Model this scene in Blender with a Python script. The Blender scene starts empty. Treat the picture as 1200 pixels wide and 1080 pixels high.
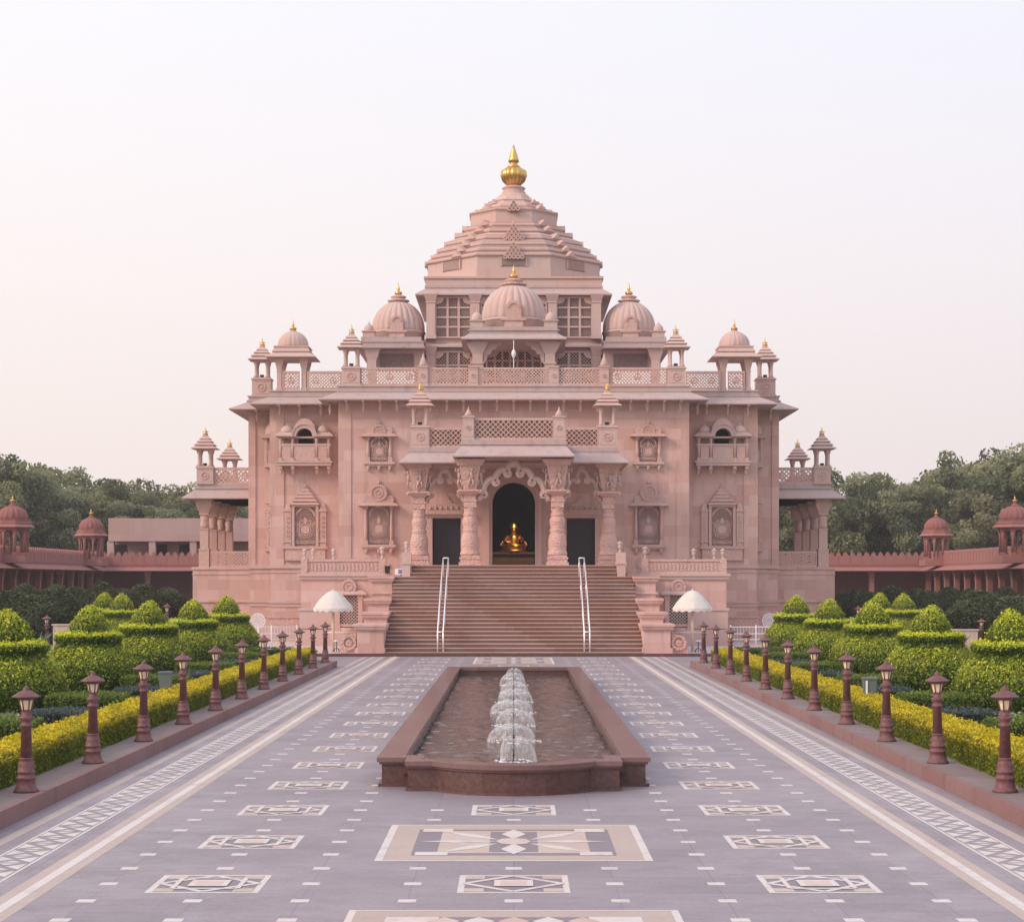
import bpy, math, random
import numpy as np
from mathutils import Vector, Matrix
PI = math.pi
# ------------------------------------------------------------------ camera, sky, sun
S = bpy.context.scene
COL = S.collection
F = 2200.0; CAMH = 3.5; PX0, PY0 = 602.0, 681.0        # focal length in photo pixels, eye height, vanishing point
cam = bpy.data.cameras.new('camera'); camo = bpy.data.objects.new('camera', cam); COL.objects.link(camo)
camo.location = (0, 0, CAMH); camo.rotation_euler = (PI/2, 0, 0)
cam.sensor_width = 36; cam.lens = F/1200*36
cam.shift_x = -(PX0-600)/1200; cam.shift_y = (PY0-540)/1200
cam.clip_end = 5000; cam.clip_start = 0.5
S.camera = camo
S.render.engine = 'CYCLES'
S.view_settings.view_transform = 'Standard'; S.view_settings.look = 'None'
S.view_settings.exposure = 0.0; S.view_settings.gamma = 1.0
SUN_EL, SUN_AZ = math.radians(30), math.radians(-118)   # azimuth from +Y (the view direction), negative to the left
W = bpy.data.worlds.new('World'); S.world = W; W.use_nodes = True
wn, wl = W.node_tree.nodes, W.node_tree.links; wn.clear()
wo = wn.new('ShaderNodeOutputWorld'); wbg = wn.new('ShaderNodeBackground'); wl.new(wbg.outputs[0], wo.inputs[0])
sky = wn.new('ShaderNodeTexSky'); sky.sky_type = 'NISHITA'; sky.sun_disc = False
sky.sun_elevation = SUN_EL; sky.sun_rotation = SUN_AZ; sky.dust_density = 6; sky.air_density = 1.2
tc = wn.new('ShaderNodeTexCoord'); sp = wn.new('ShaderNodeSeparateXYZ'); wl.new(tc.outputs['Generated'], sp.inputs[0])
rmp = wn.new('ShaderNodeValToRGB'); wl.new(sp.outputs['Z'], rmp.inputs[0])      # overcast milky dawn sky by elevation
cr = rmp.color_ramp
cr.elements[0].position = 0.0; cr.elements[0].color = (.82, .73, .74, 1)
cr.elements[1].position = 0.7; cr.elements[1].color = (.78, .83, .96, 1)
for p_, c_ in ((.07, (.86, .775, .785, 1)), (.16, (.895, .84, .875, 1)), (.28, (.88, .88, .96, 1))):
    e = cr.elements.new(p_); e.color = c_
side = wn.new('ShaderNodeMapRange'); wl.new(sp.outputs['X'], side.inputs[0])     # warmer and brighter towards the sun on the left
side.inputs[1].default_value = -.45; side.inputs[2].default_value = .45; side.inputs[3].default_value = 1; side.inputs[4].default_value = 0
glow = wn.new('ShaderNodeMix'); glow.data_type = 'RGBA'; glow.blend_type = 'MULTIPLY'; glow.inputs[0].default_value = 1
tint = wn.new('ShaderNodeMix'); tint.data_type = 'RGBA'
wl.new(side.outputs[0], tint.inputs[0]); tint.inputs[6].default_value = (.99, .99, 1.0, 1); tint.inputs[7].default_value = (1.15, 1.12, 1.04, 1)
wl.new(rmp.outputs[0], glow.inputs[6]); wl.new(tint.outputs[2], glow.inputs[7])
skm = wn.new('ShaderNodeMix'); skm.data_type = 'RGBA'; skm.blend_type = 'ADD'; skm.inputs[0].default_value = .012
wl.new(glow.outputs[2], skm.inputs[6]); wl.new(sky.outputs[0], skm.inputs[7])
back = wn.new('ShaderNodeMapRange'); wl.new(sp.outputs['Y'], back.inputs[0])     # sky behind the camera raised to light the temple front
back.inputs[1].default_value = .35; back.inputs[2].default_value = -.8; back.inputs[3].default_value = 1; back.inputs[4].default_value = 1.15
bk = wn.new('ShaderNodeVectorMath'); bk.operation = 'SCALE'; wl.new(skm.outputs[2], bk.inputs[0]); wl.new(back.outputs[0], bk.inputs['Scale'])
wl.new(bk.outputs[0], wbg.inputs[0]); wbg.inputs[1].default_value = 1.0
sl = bpy.data.lights.new('sun', 'SUN'); so = bpy.data.objects.new('sun', sl); COL.objects.link(so)
sl.energy = 2.2; sl.angle = math.radians(18); sl.color = (1.0, .76, .58)
sd = Vector((math.sin(SUN_AZ)*math.cos(SUN_EL), math.cos(SUN_AZ)*math.cos(SUN_EL), math.sin(SUN_EL)))
so.rotation_euler = (-sd).to_track_quat('-Z', 'Y').to_euler(); so.location = (-60, 60, 60)
random.seed(4); rng = np.random.default_rng(7)
def PXX(px, Y): return (px-PX0)*Y/F
def PZ(py, Y): return CAMH + (PY0-py)*Y/F

# ------------------------------------------------------------------ materials
def nm(name):
    m = bpy.data.materials.new(name); m.use_nodes = True
    n, l = m.node_tree.nodes, m.node_tree.links
    return m, n, l, n['Principled BSDF']
def rgb(c, k=1.0): return (c[0]*k, c[1]*k, c[2]*k, 1)
def mixn(n, l, fac, a, b, mode='MIX'):
    x = n.new('ShaderNodeMix'); x.data_type = 'RGBA'; x.blend_type = mode
    for i, v in ((0, fac), (6, a), (7, b)):
        if hasattr(v, 'is_output'): l.new(v, x.inputs[i])
        elif i == 0: x.inputs[0].default_value = v
        else: x.inputs[i].default_value = v if len(v) == 4 else rgb(v)
    return x.outputs[2]
def noise(n, l, vec, scale, detail=4, rough=.6):
    t = n.new('ShaderNodeTexNoise'); t.inputs['Scale'].default_value = scale; t.inputs['Detail'].default_value = detail
    t.inputs['Roughness'].default_value = rough
    if vec is not None: l.new(vec, t.inputs['Vector'])
    return t.outputs['Fac']
def ramp(n, l, fac, a, b, ca=(0,0,0), cb=(1,1,1)):
    r = n.new('ShaderNodeValToRGB'); l.new(fac, r.inputs[0])
    r.color_ramp.elements[0].position = a; r.color_ramp.elements[1].position = b
    r.color_ramp.elements[0].color = rgb(ca); r.color_ramp.elements[1].color = rgb(cb)
    return r.outputs[0]
def stone(name, c, block=(1.15, .46), var=.13, carve=0, rough=.8, stain=.5, grain=.06, warm=(1.10, .95, .88)):
    m, n, l, b = nm(name)
    g = n.new('ShaderNodeNewGeometry'); pos = g.outputs['Position']
    base = rgb(c)
    s = n.new('ShaderNodeSeparateXYZ'); l.new(pos, s.inputs[0])
    ad = n.new('ShaderNodeMath'); ad.operation = 'ADD'; l.new(s.outputs[0], ad.inputs[0]); l.new(s.outputs[1], ad.inputs[1])
    cb = n.new('ShaderNodeCombineXYZ'); l.new(ad.outputs[0], cb.inputs[0]); l.new(s.outputs[2], cb.inputs[1])
    col = base; bump = None
    if block:
        br = n.new('ShaderNodeTexBrick'); l.new(cb.outputs[0], br.inputs['Vector'])
        br.inputs['Scale'].default_value = 1; br.inputs['Brick Width'].default_value = block[0]; br.inputs['Row Height'].default_value = block[1]
        br.inputs['Mortar Size'].default_value = .006; br.inputs['Mortar Smooth'].default_value = .6
        br.inputs['Color1'].default_value = rgb([c[i]*(1-var)*warm[i] for i in range(3)]); br.inputs['Color2'].default_value = rgb(c, 1+var)
        br.inputs['Mortar'].default_value = rgb(c, .80); br.inputs['Bias'].default_value = .15
        col = br.outputs['Color']
    f1 = noise(n, l, pos, .35, 5, .65)
    col = mixn(n, l, ramp(n, l, f1, .38, .68), col, [c[0]*1.04, c[1]*.92, c[2]*.88]) if not block else mixn(n, l, .25, col, ramp(n, l, f1, .35, .7, [k*1.1 for k in c], [c[0]*.92, c[1]*.8, c[2]*.8]))
    # rain streaks: noise stretched down the wall
    mp = n.new('ShaderNodeMapping'); l.new(pos, mp.inputs[0]); mp.inputs['Scale'].default_value = (1.6, 1.6, .22)
    f2 = noise(n, l, mp.outputs[0], 1.3, 6, .7)
    col = mixn(n, l, ramp(n, l, f2, .52, .78, (0,0,0), (stain,)*3), col, [c[0]*.62, c[1]*.55, c[2]*.58])
    fg = noise(n, l, pos, 14, 3, .7)
    col = mixn(n, l, grain*3, col, ramp(n, l, fg, .3, .7, (.35,.35,.35), (.75,.75,.75)), 'OVERLAY')
    h = fg; dist = .004*1.0; stn = .4
    if carve:
        v = n.new('ShaderNodeTexVoronoi'); v.inputs['Scale'].default_value = 10; v.feature = 'SMOOTH_F1'; l.new(pos, v.inputs['Vector'])
        w = n.new('ShaderNodeTexWave'); w.bands_direction = 'Z'; w.inputs['Scale'].default_value = 2.2; w.inputs['Distortion'].default_value = 6; w.inputs['Detail'].default_value = 2; l.new(pos, w.inputs['Vector'])
        mx = n.new('ShaderNodeMath'); mx.operation = 'MULTIPLY_ADD'; l.new(w.outputs['Fac'], mx.inputs[0]); mx.inputs[1].default_value = .16; l.new(v.outputs['Distance'], mx.inputs[2])
        h = mx.outputs[0]; dist = .05*carve; stn = .9
    bp = n.new('ShaderNodeBump'); bp.inputs['Strength'].default_value = stn; bp.inputs['Distance'].default_value = dist
    l.new(h, bp.inputs['Height']); l.new(bp.outputs[0], b.inputs['Normal'])
    l.new(col, b.inputs['Base Color']); b.inputs['Roughness'].default_value = rough; b.inputs['Specular IOR Level'].default_value = .25
    return m
def plain(name, c, rough=.6, metal=0, var=.12, scale=6, emit=0, spec=.4):
    m, n, l, b = nm(name)
    g = n.new('ShaderNodeNewGeometry')
    f = noise(n, l, g.outputs['Position'], scale, 4)
    l.new(ramp(n, l, f, .3, .7, [k*(1-var) for k in c], [k*(1+var) for k in c]), b.inputs['Base Color'])
    b.inputs['Roughness'].default_value = rough; b.inputs['Metallic'].default_value = metal; b.inputs['Specular IOR Level'].default_value = spec
    bp = n.new('ShaderNodeBump'); bp.inputs['Strength'].default_value = .25; bp.inputs['Distance'].default_value = .01
    l.new(f, bp.inputs['Height']); l.new(bp.outputs[0], b.inputs['Normal'])
    if emit:
        b.inputs['Emission Color'].default_value = rgb(c); b.inputs['Emission Strength'].default_value = emit
    return m
def leafmat(name, dark, light, fresh_lit, transl=.35, sheen=0):
    """tint.r = random shade of the leaf, tint.g = how much fresh growth and painted light it has"""
    m, n, l, b = nm(name)
    a = n.new('ShaderNodeVertexColor'); a.layer_name = 'tint'
    s = n.new('ShaderNodeSeparateColor'); l.new(a.outputs[0], s.inputs[0])
    c = mixn(n, l, s.outputs[0], dark, light); c = mixn(n, l, s.outputs[1], c, fresh_lit)
    l.new(c, b.inputs['Base Color']); b.inputs['Roughness'].default_value = .5; b.inputs['Specular IOR Level'].default_value = .35
    if sheen: b.inputs['Sheen Weight'].default_value = sheen; b.inputs['Sheen Roughness'].default_value = .35; b.inputs['Sheen Tint'].default_value = (.85, .9, .12, 1)
    tr = n.new('ShaderNodeBsdfTranslucent'); l.new(c, tr.inputs[0])
    mx = n.new('ShaderNodeMixShader'); mx.inputs[0].default_value = transl
    l.new(b.outputs[0], mx.inputs[1]); l.new(tr.outputs[0], mx.inputs[2]); l.new(mx.outputs[0], n['Material Output'].inputs[0])
    return m
PINK = (.57, .385, .35)
M = dict(
    wall=stone('pink_sandstone', PINK, block=(1.25, .6), var=.17, stain=.6),
    smooth=stone('dressed_sandstone', (.56, .415, .385), block=None, stain=.35),
    trim=stone('carved_sandstone', (.57, .395, .36), block=None, carve=.55, stain=.45),
    carved=stone('deep_carved_sandstone', (.60, .40, .36), block=None, carve=1.15, stain=.3),
    roof=stone('weathered_sandstone', (.47, .375, .37), block=None, stain=.8),
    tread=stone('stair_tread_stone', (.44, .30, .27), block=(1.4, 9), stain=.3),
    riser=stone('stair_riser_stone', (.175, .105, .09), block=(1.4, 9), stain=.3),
    red=stone('red_sandstone', (.27, .115, .11), block=None, carve=.3, stain=.4),
    redl=stone('red_sandstone_trim', (.33, .155, .145), block=None, carve=.3, stain=.3),
    beige=stone('beige_cladding', (.40, .285, .275), block=(2.6, 1.3), stain=.3),
    maroon=plain('maroon_stone', (.165, .07, .075), .55, var=.3, scale=18),
    kerb=stone('kerb_stone', (.235, .145, .145), block=(1.8, 9), stain=.8), kerbtop=stone('kerb_top_stone', (.22, .175, .18), block=(1.8, 1.8), stain=.9),
    basin=stone('fountain_stone', (.105, .058, .052), block=(1.1, 9), stain=.9, rough=.35, grain=.25),
    gold=plain('gilded_metal', (.70, .42, .13), .36, 1.0, var=.15, scale=9),
    void=plain('dark_interior', (.016, .013, .02), .9, var=.2),  # shade of rooms and openings put into a near-black colour
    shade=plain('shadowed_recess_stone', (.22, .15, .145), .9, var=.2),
    steel=plain('brushed_steel', (.88, .87, .88), .42, .75, var=.03),
    glass=plain('frosted_lamp_glass', (.82, .70, .48), .35, 0, var=.1),
    canvas=plain('umbrella_canvas', (.66, .61, .57), .85, var=.05, scale=4),
    pole=plain('cream_pole', (.74, .60, .42), .5, var=.06),
    statue=plain('polished_gold', (.95, .48, .09), .38, 1.0, var=.2, scale=14),
    black=plain('black_metal', (.02, .02, .022), .45, var=.2),
    white=plain('white_paint', (.78, .77, .78), .5, var=.05),
    greybox=plain('grey_enamel', (.13, .155, .155), .5, var=.08),
    bark=plain('bark', (.09, .065, .05), .95, var=.4, scale=3),
    blue=plain('blue_print', (.12, .22, .45), .4, var=.3, scale=20),
)
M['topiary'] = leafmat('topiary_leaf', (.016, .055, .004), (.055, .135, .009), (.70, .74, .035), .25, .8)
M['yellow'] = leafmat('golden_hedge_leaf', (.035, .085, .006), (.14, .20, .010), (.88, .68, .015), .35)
M['green'] = leafmat('green_hedge_leaf', (.025, .06, .01), (.08, .16, .02), (.26, .33, .04))
M['slate'] = leafmat('slate_hedge_leaf', (.016, .028, .026), (.045, .075, .07), (.12, .16, .15), .15)
M['dark'] = leafmat('dark_shrub_leaf', (.010, .018, .008), (.035, .055, .02), (.10, .125, .045), .2)
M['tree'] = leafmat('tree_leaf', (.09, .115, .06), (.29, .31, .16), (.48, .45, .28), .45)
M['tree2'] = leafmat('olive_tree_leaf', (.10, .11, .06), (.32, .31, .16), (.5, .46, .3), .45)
M['cover'] = leafmat('ground_cover_leaf', (.08, .12, .05), (.20, .27, .12), (.42, .46, .30), .2)

# ------------------------------------------------------------------ object helpers
WL = {}
def wloc(o): return WL[o.name] if o else Vector((0, 0, 0))
def tag(o, label=None, cat=None, group=None, kind=None):
    if label: o['label'] = label
    if cat: o['category'] = cat
    if group: o['group'] = group
    if kind: o['kind'] = kind
    return o
def empty(name, loc, parent=None):
    o = bpy.data.objects.new(name, None); COL.objects.link(o); o.empty_display_size = .3
    o.location = Vector(loc)-wloc(parent); o.parent = parent; WL[o.name] = Vector(loc)
    return o
class MB:
    def __init__(s): s.v = []; s.f = []; s.mi = []; s.sm = []
    def add(s, vs, fs, mi=0, smooth=False):
        k = len(s.v); s.v += [tuple(p) for p in vs]; s.f += [tuple(k+i for i in f) for f in fs]
        s.mi += [mi]*len(fs); s.sm += [smooth]*len(fs); return s
    def box(s, x0, x1, y0, y1, z0, z1, mi=0):
        return s.add([(x0,y0,z0),(x1,y0,z0),(x1,y1,z0),(x0,y1,z0),(x0,y0,z1),(x1,y0,z1),(x1,y1,z1),(x0,y1,z1)],
                     [(0,3,2,1),(4,5,6,7),(0,1,5,4),(1,2,6,5),(2,3,7,6),(3,0,4,7)], mi)
    def cb(s, cx, cy, z0, w, d, h, mi=0): return s.box(cx-w/2, cx+w/2, cy-d/2, cy+d/2, z0, z0+h, mi)
    def frus(s, a, za, b, zb, mi=0):   # rects a=(x0,x1,y0,y1) at za, b at zb
        v = [(a[0],a[2],za),(a[1],a[2],za),(a[1],a[3],za),(a[0],a[3],za),(b[0],b[2],zb),(b[1],b[2],zb),(b[1],b[3],zb),(b[0],b[3],zb)]
        return s.add(v, [(0,3,2,1),(4,5,6,7),(0,1,5,4),(1,2,6,5),(2,3,7,6),(3,0,4,7)], mi)
    def lathe(s, prof, n=24, cx=0, cy=0, cz=0, rib=None, mi=0, smooth=True, rot=0, sx=1, sy=1, closed=True):
        vs = []; fs = []
        for (r, z) in prof:
            for k in range(n):
                a = rot + 2*PI*k/n
                rr = r
                if rib and r > .02: rr = r*(1-rib[1]*(1-abs(math.sin(a*rib[0]/2))**.6))
                vs.append((cx+rr*math.cos(a)*sx, cy+rr*math.sin(a)*sy, cz+z))
        m = len(prof)
        for i in range(m-1):
            for k in range(n):
                k2 = (k+1) % n
                fs.append((i*n+k, i*n+k2, (i+1)*n+k2, (i+1)*n+k))
        if closed:
            fs.append(tuple(reversed(range(n)))); fs.append(tuple((m-1)*n+k for k in range(n)))
        return s.add(vs, fs, mi, smooth)
    def tube(s, pts, r, n=8, mi=0, smooth=True):
        pts = [Vector(p) for p in pts]; rr = r if isinstance(r, (list, tuple)) else [r]*len(pts)
        vs = []; up = None
        for i, p in enumerate(pts):
            t = (pts[min(i+1, len(pts)-1)]-pts[max(i-1, 0)]).normalized()
            if up is None: up = Vector((0,0,1)) if abs(t.z) < .9 else Vector((0,1,0))
            a = t.cross(up).normalized(); b = a.cross(t); up = b
            for k in range(n):
                q = 2*PI*k/n; vs.append(p + (a*math.cos(q)+b*math.sin(q))*rr[i])
        fs = []
        for i in range(len(pts)-1):
            for k in range(n):
                k2 = (k+1) % n; fs.append((i*n+k, i*n+k2, (i+1)*n+k2, (i+1)*n+k))
        fs.append(tuple(reversed(range(n)))); fs.append(tuple((len(pts)-1)*n+k for k in range(n)))
        return s.add(vs, fs, mi, smooth)
    def bar(s, x0, z0, x1, z1, y, w, d, mi=0):       # flat bar in an xz plane
        dx, dz = x1-x0, z1-z0; L = math.hypot(dx, dz)
        if L < 1e-4: return s
        nx, nz = -dz/L*w/2, dx/L*w/2
        c = [(x0+nx,z0+nz),(x0-nx,z0-nz),(x1-nx,z1-nz),(x1+nx,z1+nz)]
        v = [(p[0], y-d/2, p[1]) for p in c]+[(p[0], y+d/2, p[1]) for p in c]
        return s.add(v, [(0,1,2,3),(7,6,5,4),(0,4,5,1),(1,5,6,2),(2,6,7,3),(3,7,4,0)], mi)
    def ext(s, poly, y0, y1, mi=0):                  # polygon in xz, counter-clockwise seen from the front, extruded in y
        n = len(poly)
        v = [(p[0], y0, p[1]) for p in poly]+[(p[0], y1, p[1]) for p in poly]
        fs = [tuple(range(n)), tuple(reversed(range(n, 2*n)))]+[(i, n+i, n+(i+1)%n, (i+1)%n) for i in range(n)]
        return s.add(v, fs, mi)
    def disc(s, cx, cz, r, y0, y1, n=16, mi=0):
        return s.ext([(cx+r*math.cos(2*PI*k/n), cz+r*math.sin(2*PI*k/n)) for k in range(n)], y0, y1, mi)
    def ring(s, cx, cz, r0, r1, y0, y1, a0=0, a1=2*PI, n=20, mi=0):
        for k in range(n):
            a, b = a0+(a1-a0)*k/n, a0+(a1-a0)*(k+1)/n
            s.ext([(cx+r0*math.cos(a), cz+r0*math.sin(a)), (cx+r1*math.cos(a), cz+r1*math.sin(a)), (cx+r1*math.cos(b), cz+r1*math.sin(b)), (cx+r0*math.cos(b), cz+r0*math.sin(b))], y0, y1, mi)
        return s
    def lattice(s, x0, x1, z0, z1, y, pitch, w, d, straight=False, mi=0):
        if straight:
            for k in range(1, max(2, round((x1-x0)/pitch))): q = x0+(x1-x0)*k/max(2, round((x1-x0)/pitch)); s.bar(q, z0, q, z1, y, w, d, mi)
            for k in range(1, max(2, round((z1-z0)/pitch))): q = z0+(z1-z0)*k/max(2, round((z1-z0)/pitch)); s.bar(x0, q, x1, q, y, w, d, mi)
            return s
        Wd, H = x1-x0, z1-z0; c = pitch/2
        while c < Wd+H:
            a = (x0+max(0, c-H), z0+min(c, H)); b = (x0+min(c, Wd), z0+max(0, c-Wd)); s.bar(a[0], a[1], b[0], b[1], y, w, d, mi)
            a = (x1-max(0, c-H), z0+min(c, H)); b = (x1-min(c, Wd), z0+max(0, c-Wd)); s.bar(a[0], a[1], b[0], b[1], y+.002, w, d, mi)
            c += pitch
        return s
    def build(s, name, mats, parent=None, at=None, label=None, base=None):
        """vertices are world coordinates unless at= is given (then local to that world point)"""
        me = bpy.data.meshes.new(name)
        V = np.array(s.v, dtype=float)
        if at is None:
            c = Vector(base) if base else Vector((float(V[:,0].min()+V[:,0].max())/2, float(V[:,1].min()+V[:,1].max())/2, float(V[:,2].min())))
            V = V-np.array(c)
        else: c = Vector(at)
        me.from_pydata([tuple(p) for p in V], [], s.f)
        for m in (mats if isinstance(mats, list) else [mats]): me.materials.append(M[m] if isinstance(m, str) else m)
        me.polygons.foreach_set('material_index', s.mi); me.polygons.foreach_set('use_smooth', s.sm)
        me.update()
        o = bpy.data.objects.new(name, me); COL.objects.link(o)
        o.parent = parent; o.location = c-wloc(parent); WL[o.name] = c
        if label: o['label'] = label
        return o
def clone(o, loc, parent=None, scale=None, rotz=0, label=None):
    """copy of a thing or part with everything below it; loc is a world point for the copied root"""
    c = o.copy(); COL.objects.link(c); c.parent = parent
    c.location = Vector(loc)-wloc(parent); WL[c.name] = Vector(loc)
    if scale: c.scale = (scale,)*3 if not isinstance(scale, tuple) else scale
    if rotz: c.rotation_euler = (0, 0, rotz)
    def kids(a, b):
        for ch in list(a.children):
            d = ch.copy(); COL.objects.link(d); d.parent = b; WL[d.name] = Vector(loc); kids(ch, d)
    kids(o, c)
    if label: c['label'] = label
    return c
def repeat(proto, locs, parent):
    """the prototype takes the first place, copies take the rest"""
    proto.location = Vector(locs[0])-wloc(parent); proto.parent = parent; WL[proto.name] = Vector(locs[0])
    return [proto]+[clone(proto, p, parent) for p in locs[1:]]
def leaves(name, P, N, mat, size, parent=None, at=(0,0,0), fresh_lit=None, tilt=.7, aspect=.55, shade=None, soft=False):
    """one mesh of many small leaf quads at points P with normals N"""
    n = len(P)
    R = rng.normal(size=(n, 3)); D = N+R*tilt; D /= np.linalg.norm(D, axis=1)[:, None]
    T = np.cross(D, rng.normal(size=(n, 3))); T /= np.linalg.norm(T, axis=1)[:, None]
    B = np.cross(D, T); s = size*rng.uniform(.65, 1.35, n)[:, None]
    V = np.stack([P-T*s, P-B*s*aspect, P+T*s, P+B*s*aspect], 1).reshape(-1, 3)
    me = bpy.data.meshes.new(name); me.vertices.add(4*n); me.vertices.foreach_set('co', V.ravel())
    me.loops.add(4*n); me.loops.foreach_set('vertex_index', np.arange(4*n)); me.polygons.add(n)
    me.polygons.foreach_set('loop_start', np.arange(n)*4); me.polygons.foreach_set('loop_total', np.full(n, 4))
    me.update()
    ca = me.color_attributes.new('tint', 'FLOAT_COLOR', 'POINT')
    c = np.zeros((n, 4)); c[:, 3] = 1; c[:, 0] = rng.uniform(0, 1, n)**1.3 if shade is None else np.clip(shade, 0, 1)
    c[:, 1] = 0 if fresh_lit is None else np.clip(fresh_lit, 0, 1)
    ca.data.foreach_set('color', np.repeat(c, 4, 0).ravel())
    if soft:                                            # leaves of a clipped bush shade with its surface
        me.polygons.foreach_set('use_smooth', np.ones(n, dtype=bool)); Ns = N+R*.38; Ns /= np.linalg.norm(Ns, axis=1)[:, None]
        me.normals_split_custom_set_from_vertices(np.repeat(Ns, 4, 0).tolist())
    me.materials.append(M[mat]); o = bpy.data.objects.new(name, me); COL.objects.link(o)
    o.parent = parent; o.location = Vector(at)-wloc(parent); WL[o.name] = Vector(at)
    return o
def struct(o, label=None, kind='structure'): return tag(o, label, None, None, kind)

# ------------------------------------------------------------------ ground and paving
g = MB().add([(-2500,-300,-.06),(2500,-300,-.06),(2500,2500,-.06),(-2500,2500,-.06)], [(0,1,2,3)])
m, n, l, b = nm('earth_and_grass'); gp = n.new('ShaderNodeNewGeometry').outputs['Position']
l.new(mixn(n, l, noise(n, l, gp, .4, 6), (.09, .11, .05), (.16, .14, .09)), b.inputs['Base Color']); b.inputs['Roughness'].default_value = 1
struct(g.build('ground', m, base=(0,0,0)))
def pavemat():
    m, n, l, b = nm('grey_slate_paving'); pos = n.new('ShaderNodeNewGeometry').outputs['Position']
    br = n.new('ShaderNodeTexBrick'); l.new(pos, br.inputs['Vector']); br.offset = 0
    br.inputs['Scale'].default_value = 1; br.inputs['Brick Width'].default_value = 1.17; br.inputs['Row Height'].default_value = 1.17
    br.inputs['Mortar Size'].default_value = .006; br.inputs['Mortar Smooth'].default_value = .3
    c = (.275, .232, .268)
    br.inputs['Color1'].default_value = rgb(c, .90); br.inputs['Color2'].default_value = rgb(c, 1.12); br.inputs['Mortar'].default_value = rgb(c, .55)
    f = noise(n, l, pos, 1.1, 7, .7); f2 = noise(n, l, pos, .18, 3, .6)
    col = mixn(n, l, ramp(n, l, f, .42, .66, (0,0,0), (.55,)*3), br.outputs['Color'], rgb((.25, .205, .235)))
    col = mixn(n, l, ramp(n, l, f2, .45, .62, (0,0,0), (.6,)*3), col, rgb((.345, .29, .325)))
    col = mixn(n, l, ramp(n, l, noise(n, l, pos, .5, 8, .75), .57, .66, (0,0,0), (.5,)*3), col, rgb((.20, .165, .19)))
    mq = n.new('ShaderNodeMapping'); l.new(pos, mq.inputs[0]); mq.inputs['Scale'].default_value = (1.1, 3.6, 1); mq.inputs['Rotation'].default_value = (0, 0, .25)
    col = mixn(n, l, ramp(n, l, noise(n, l, mq.outputs[0], 1.7, 8, .78), .50, .64, (0,0,0), (.5,)*3), col, rgb((.215, .175, .205)))
    col = mixn(n, l, .35, col, ramp(n, l, noise(n, l, pos, 22, 4, .7), .3, .7, (.3,)*3, (.72,)*3), 'OVERLAY')
    l.new(col, b.inputs['Base Color'])
    l.new(ramp(n, l, f, .3, .7, (.34,)*3, (.62,)*3), b.inputs['Roughness']); b.inputs['Specular IOR Level'].default_value = .35
    bp = n.new('ShaderNodeBump'); bp.inputs['Strength'].default_value = .3; bp.inputs['Distance'].default_value = .004
    l.new(noise(n, l, pos, 30, 3), bp.inputs['Height']); l.new(bp.outputs[0], b.inputs['Normal'])
    return m
M['pave'] = pavemat()
M['inw'] = stone('white_marble_inlay', (.64, .60, .60), block=None, stain=.85, rough=.5)
M['inb'] = stone('beige_marble_inlay', (.55, .44, .40), block=(.6, 9), stain=.5, rough=.5)
M['ing'] = stone('grey_slate_inlay', (.235, .20, .235), block=None, stain=.3, rough=.5)
pv = MB()
pv.add([(-7.26,2,0),(7.26,2,0),(7.26,77.5,0),(-7.26,77.5,0)], [(0,1,2,3)])
pv.add([(-14,77.5,0),(14,77.5,0),(14,87.6,0),(-14,87.6,0)], [(0,1,2,3)])
struct(pv.build('pavement', 'pave', base=(0,2,0)))
inl = MB(); LW, LB, LG = 0, 1, 2
def quad(x0, x1, y0, y1, lay, mi): inl.add([(x0,y0,.0015*lay),(x1,y0,.0015*lay),(x1,y1,.0015*lay),(x0,y1,.0015*lay)], [(0,1,2,3)], mi)
def poly(pts, lay, mi): inl.add([(p[0], p[1], .0015*lay) for p in pts], [tuple(range(len(pts)))], mi)
def strip(a, b, w, lay, mi):
    a, b = Vector(a), Vector(b); d = (b-a).normalized(); q = Vector((-d.y, d.x))*w/2
    poly([a-q, b-q, b+q, a+q], lay, mi)
def star(cx, cy, s):
    h = s/2
    quad(cx-h, cx+h, cy-h, cy+h, 1, LW); i = h-.075
    quad(cx-i, cx+i, cy-i, cy+i, 2, LG)
    k = i*.42
    for sx in (-1, 1):
        for sy in (-1, 1):
            poly([(cx+sx*i, cy+sy*i), (cx+sx*(i-k*.95), cy+sy*i), (cx+sx*(i-k*.95), cy+sy*(i-k*.95)), (cx+sx*i, cy+sy*(i-k*.95))][::(1 if sx*sy < 0 else -1)][::-1], 3, LB)
    D = [(cx+i, cy), (cx, cy+i), (cx-i, cy), (cx, cy-i)]
    for a in range(4): strip(D[a], D[(a+1) % 4], .085, 4+(a % 2), LW)
    q = i*.66
    Q = [(cx+q, cy+q), (cx-q, cy+q), (cx-q, cy-q), (cx+q, cy-q)]
    if abs(cx) > 1:
        for a in range(4): strip(Q[a], Q[(a+1) % 4], .06, 6+(a % 2), LW)
    c = i*.40; quad(cx-c, cx+c, cy-c, cy+c, 8, LW); c = i*.27; quad(cx-c, cx+c, cy-c, cy+c, 9, LB)
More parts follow.
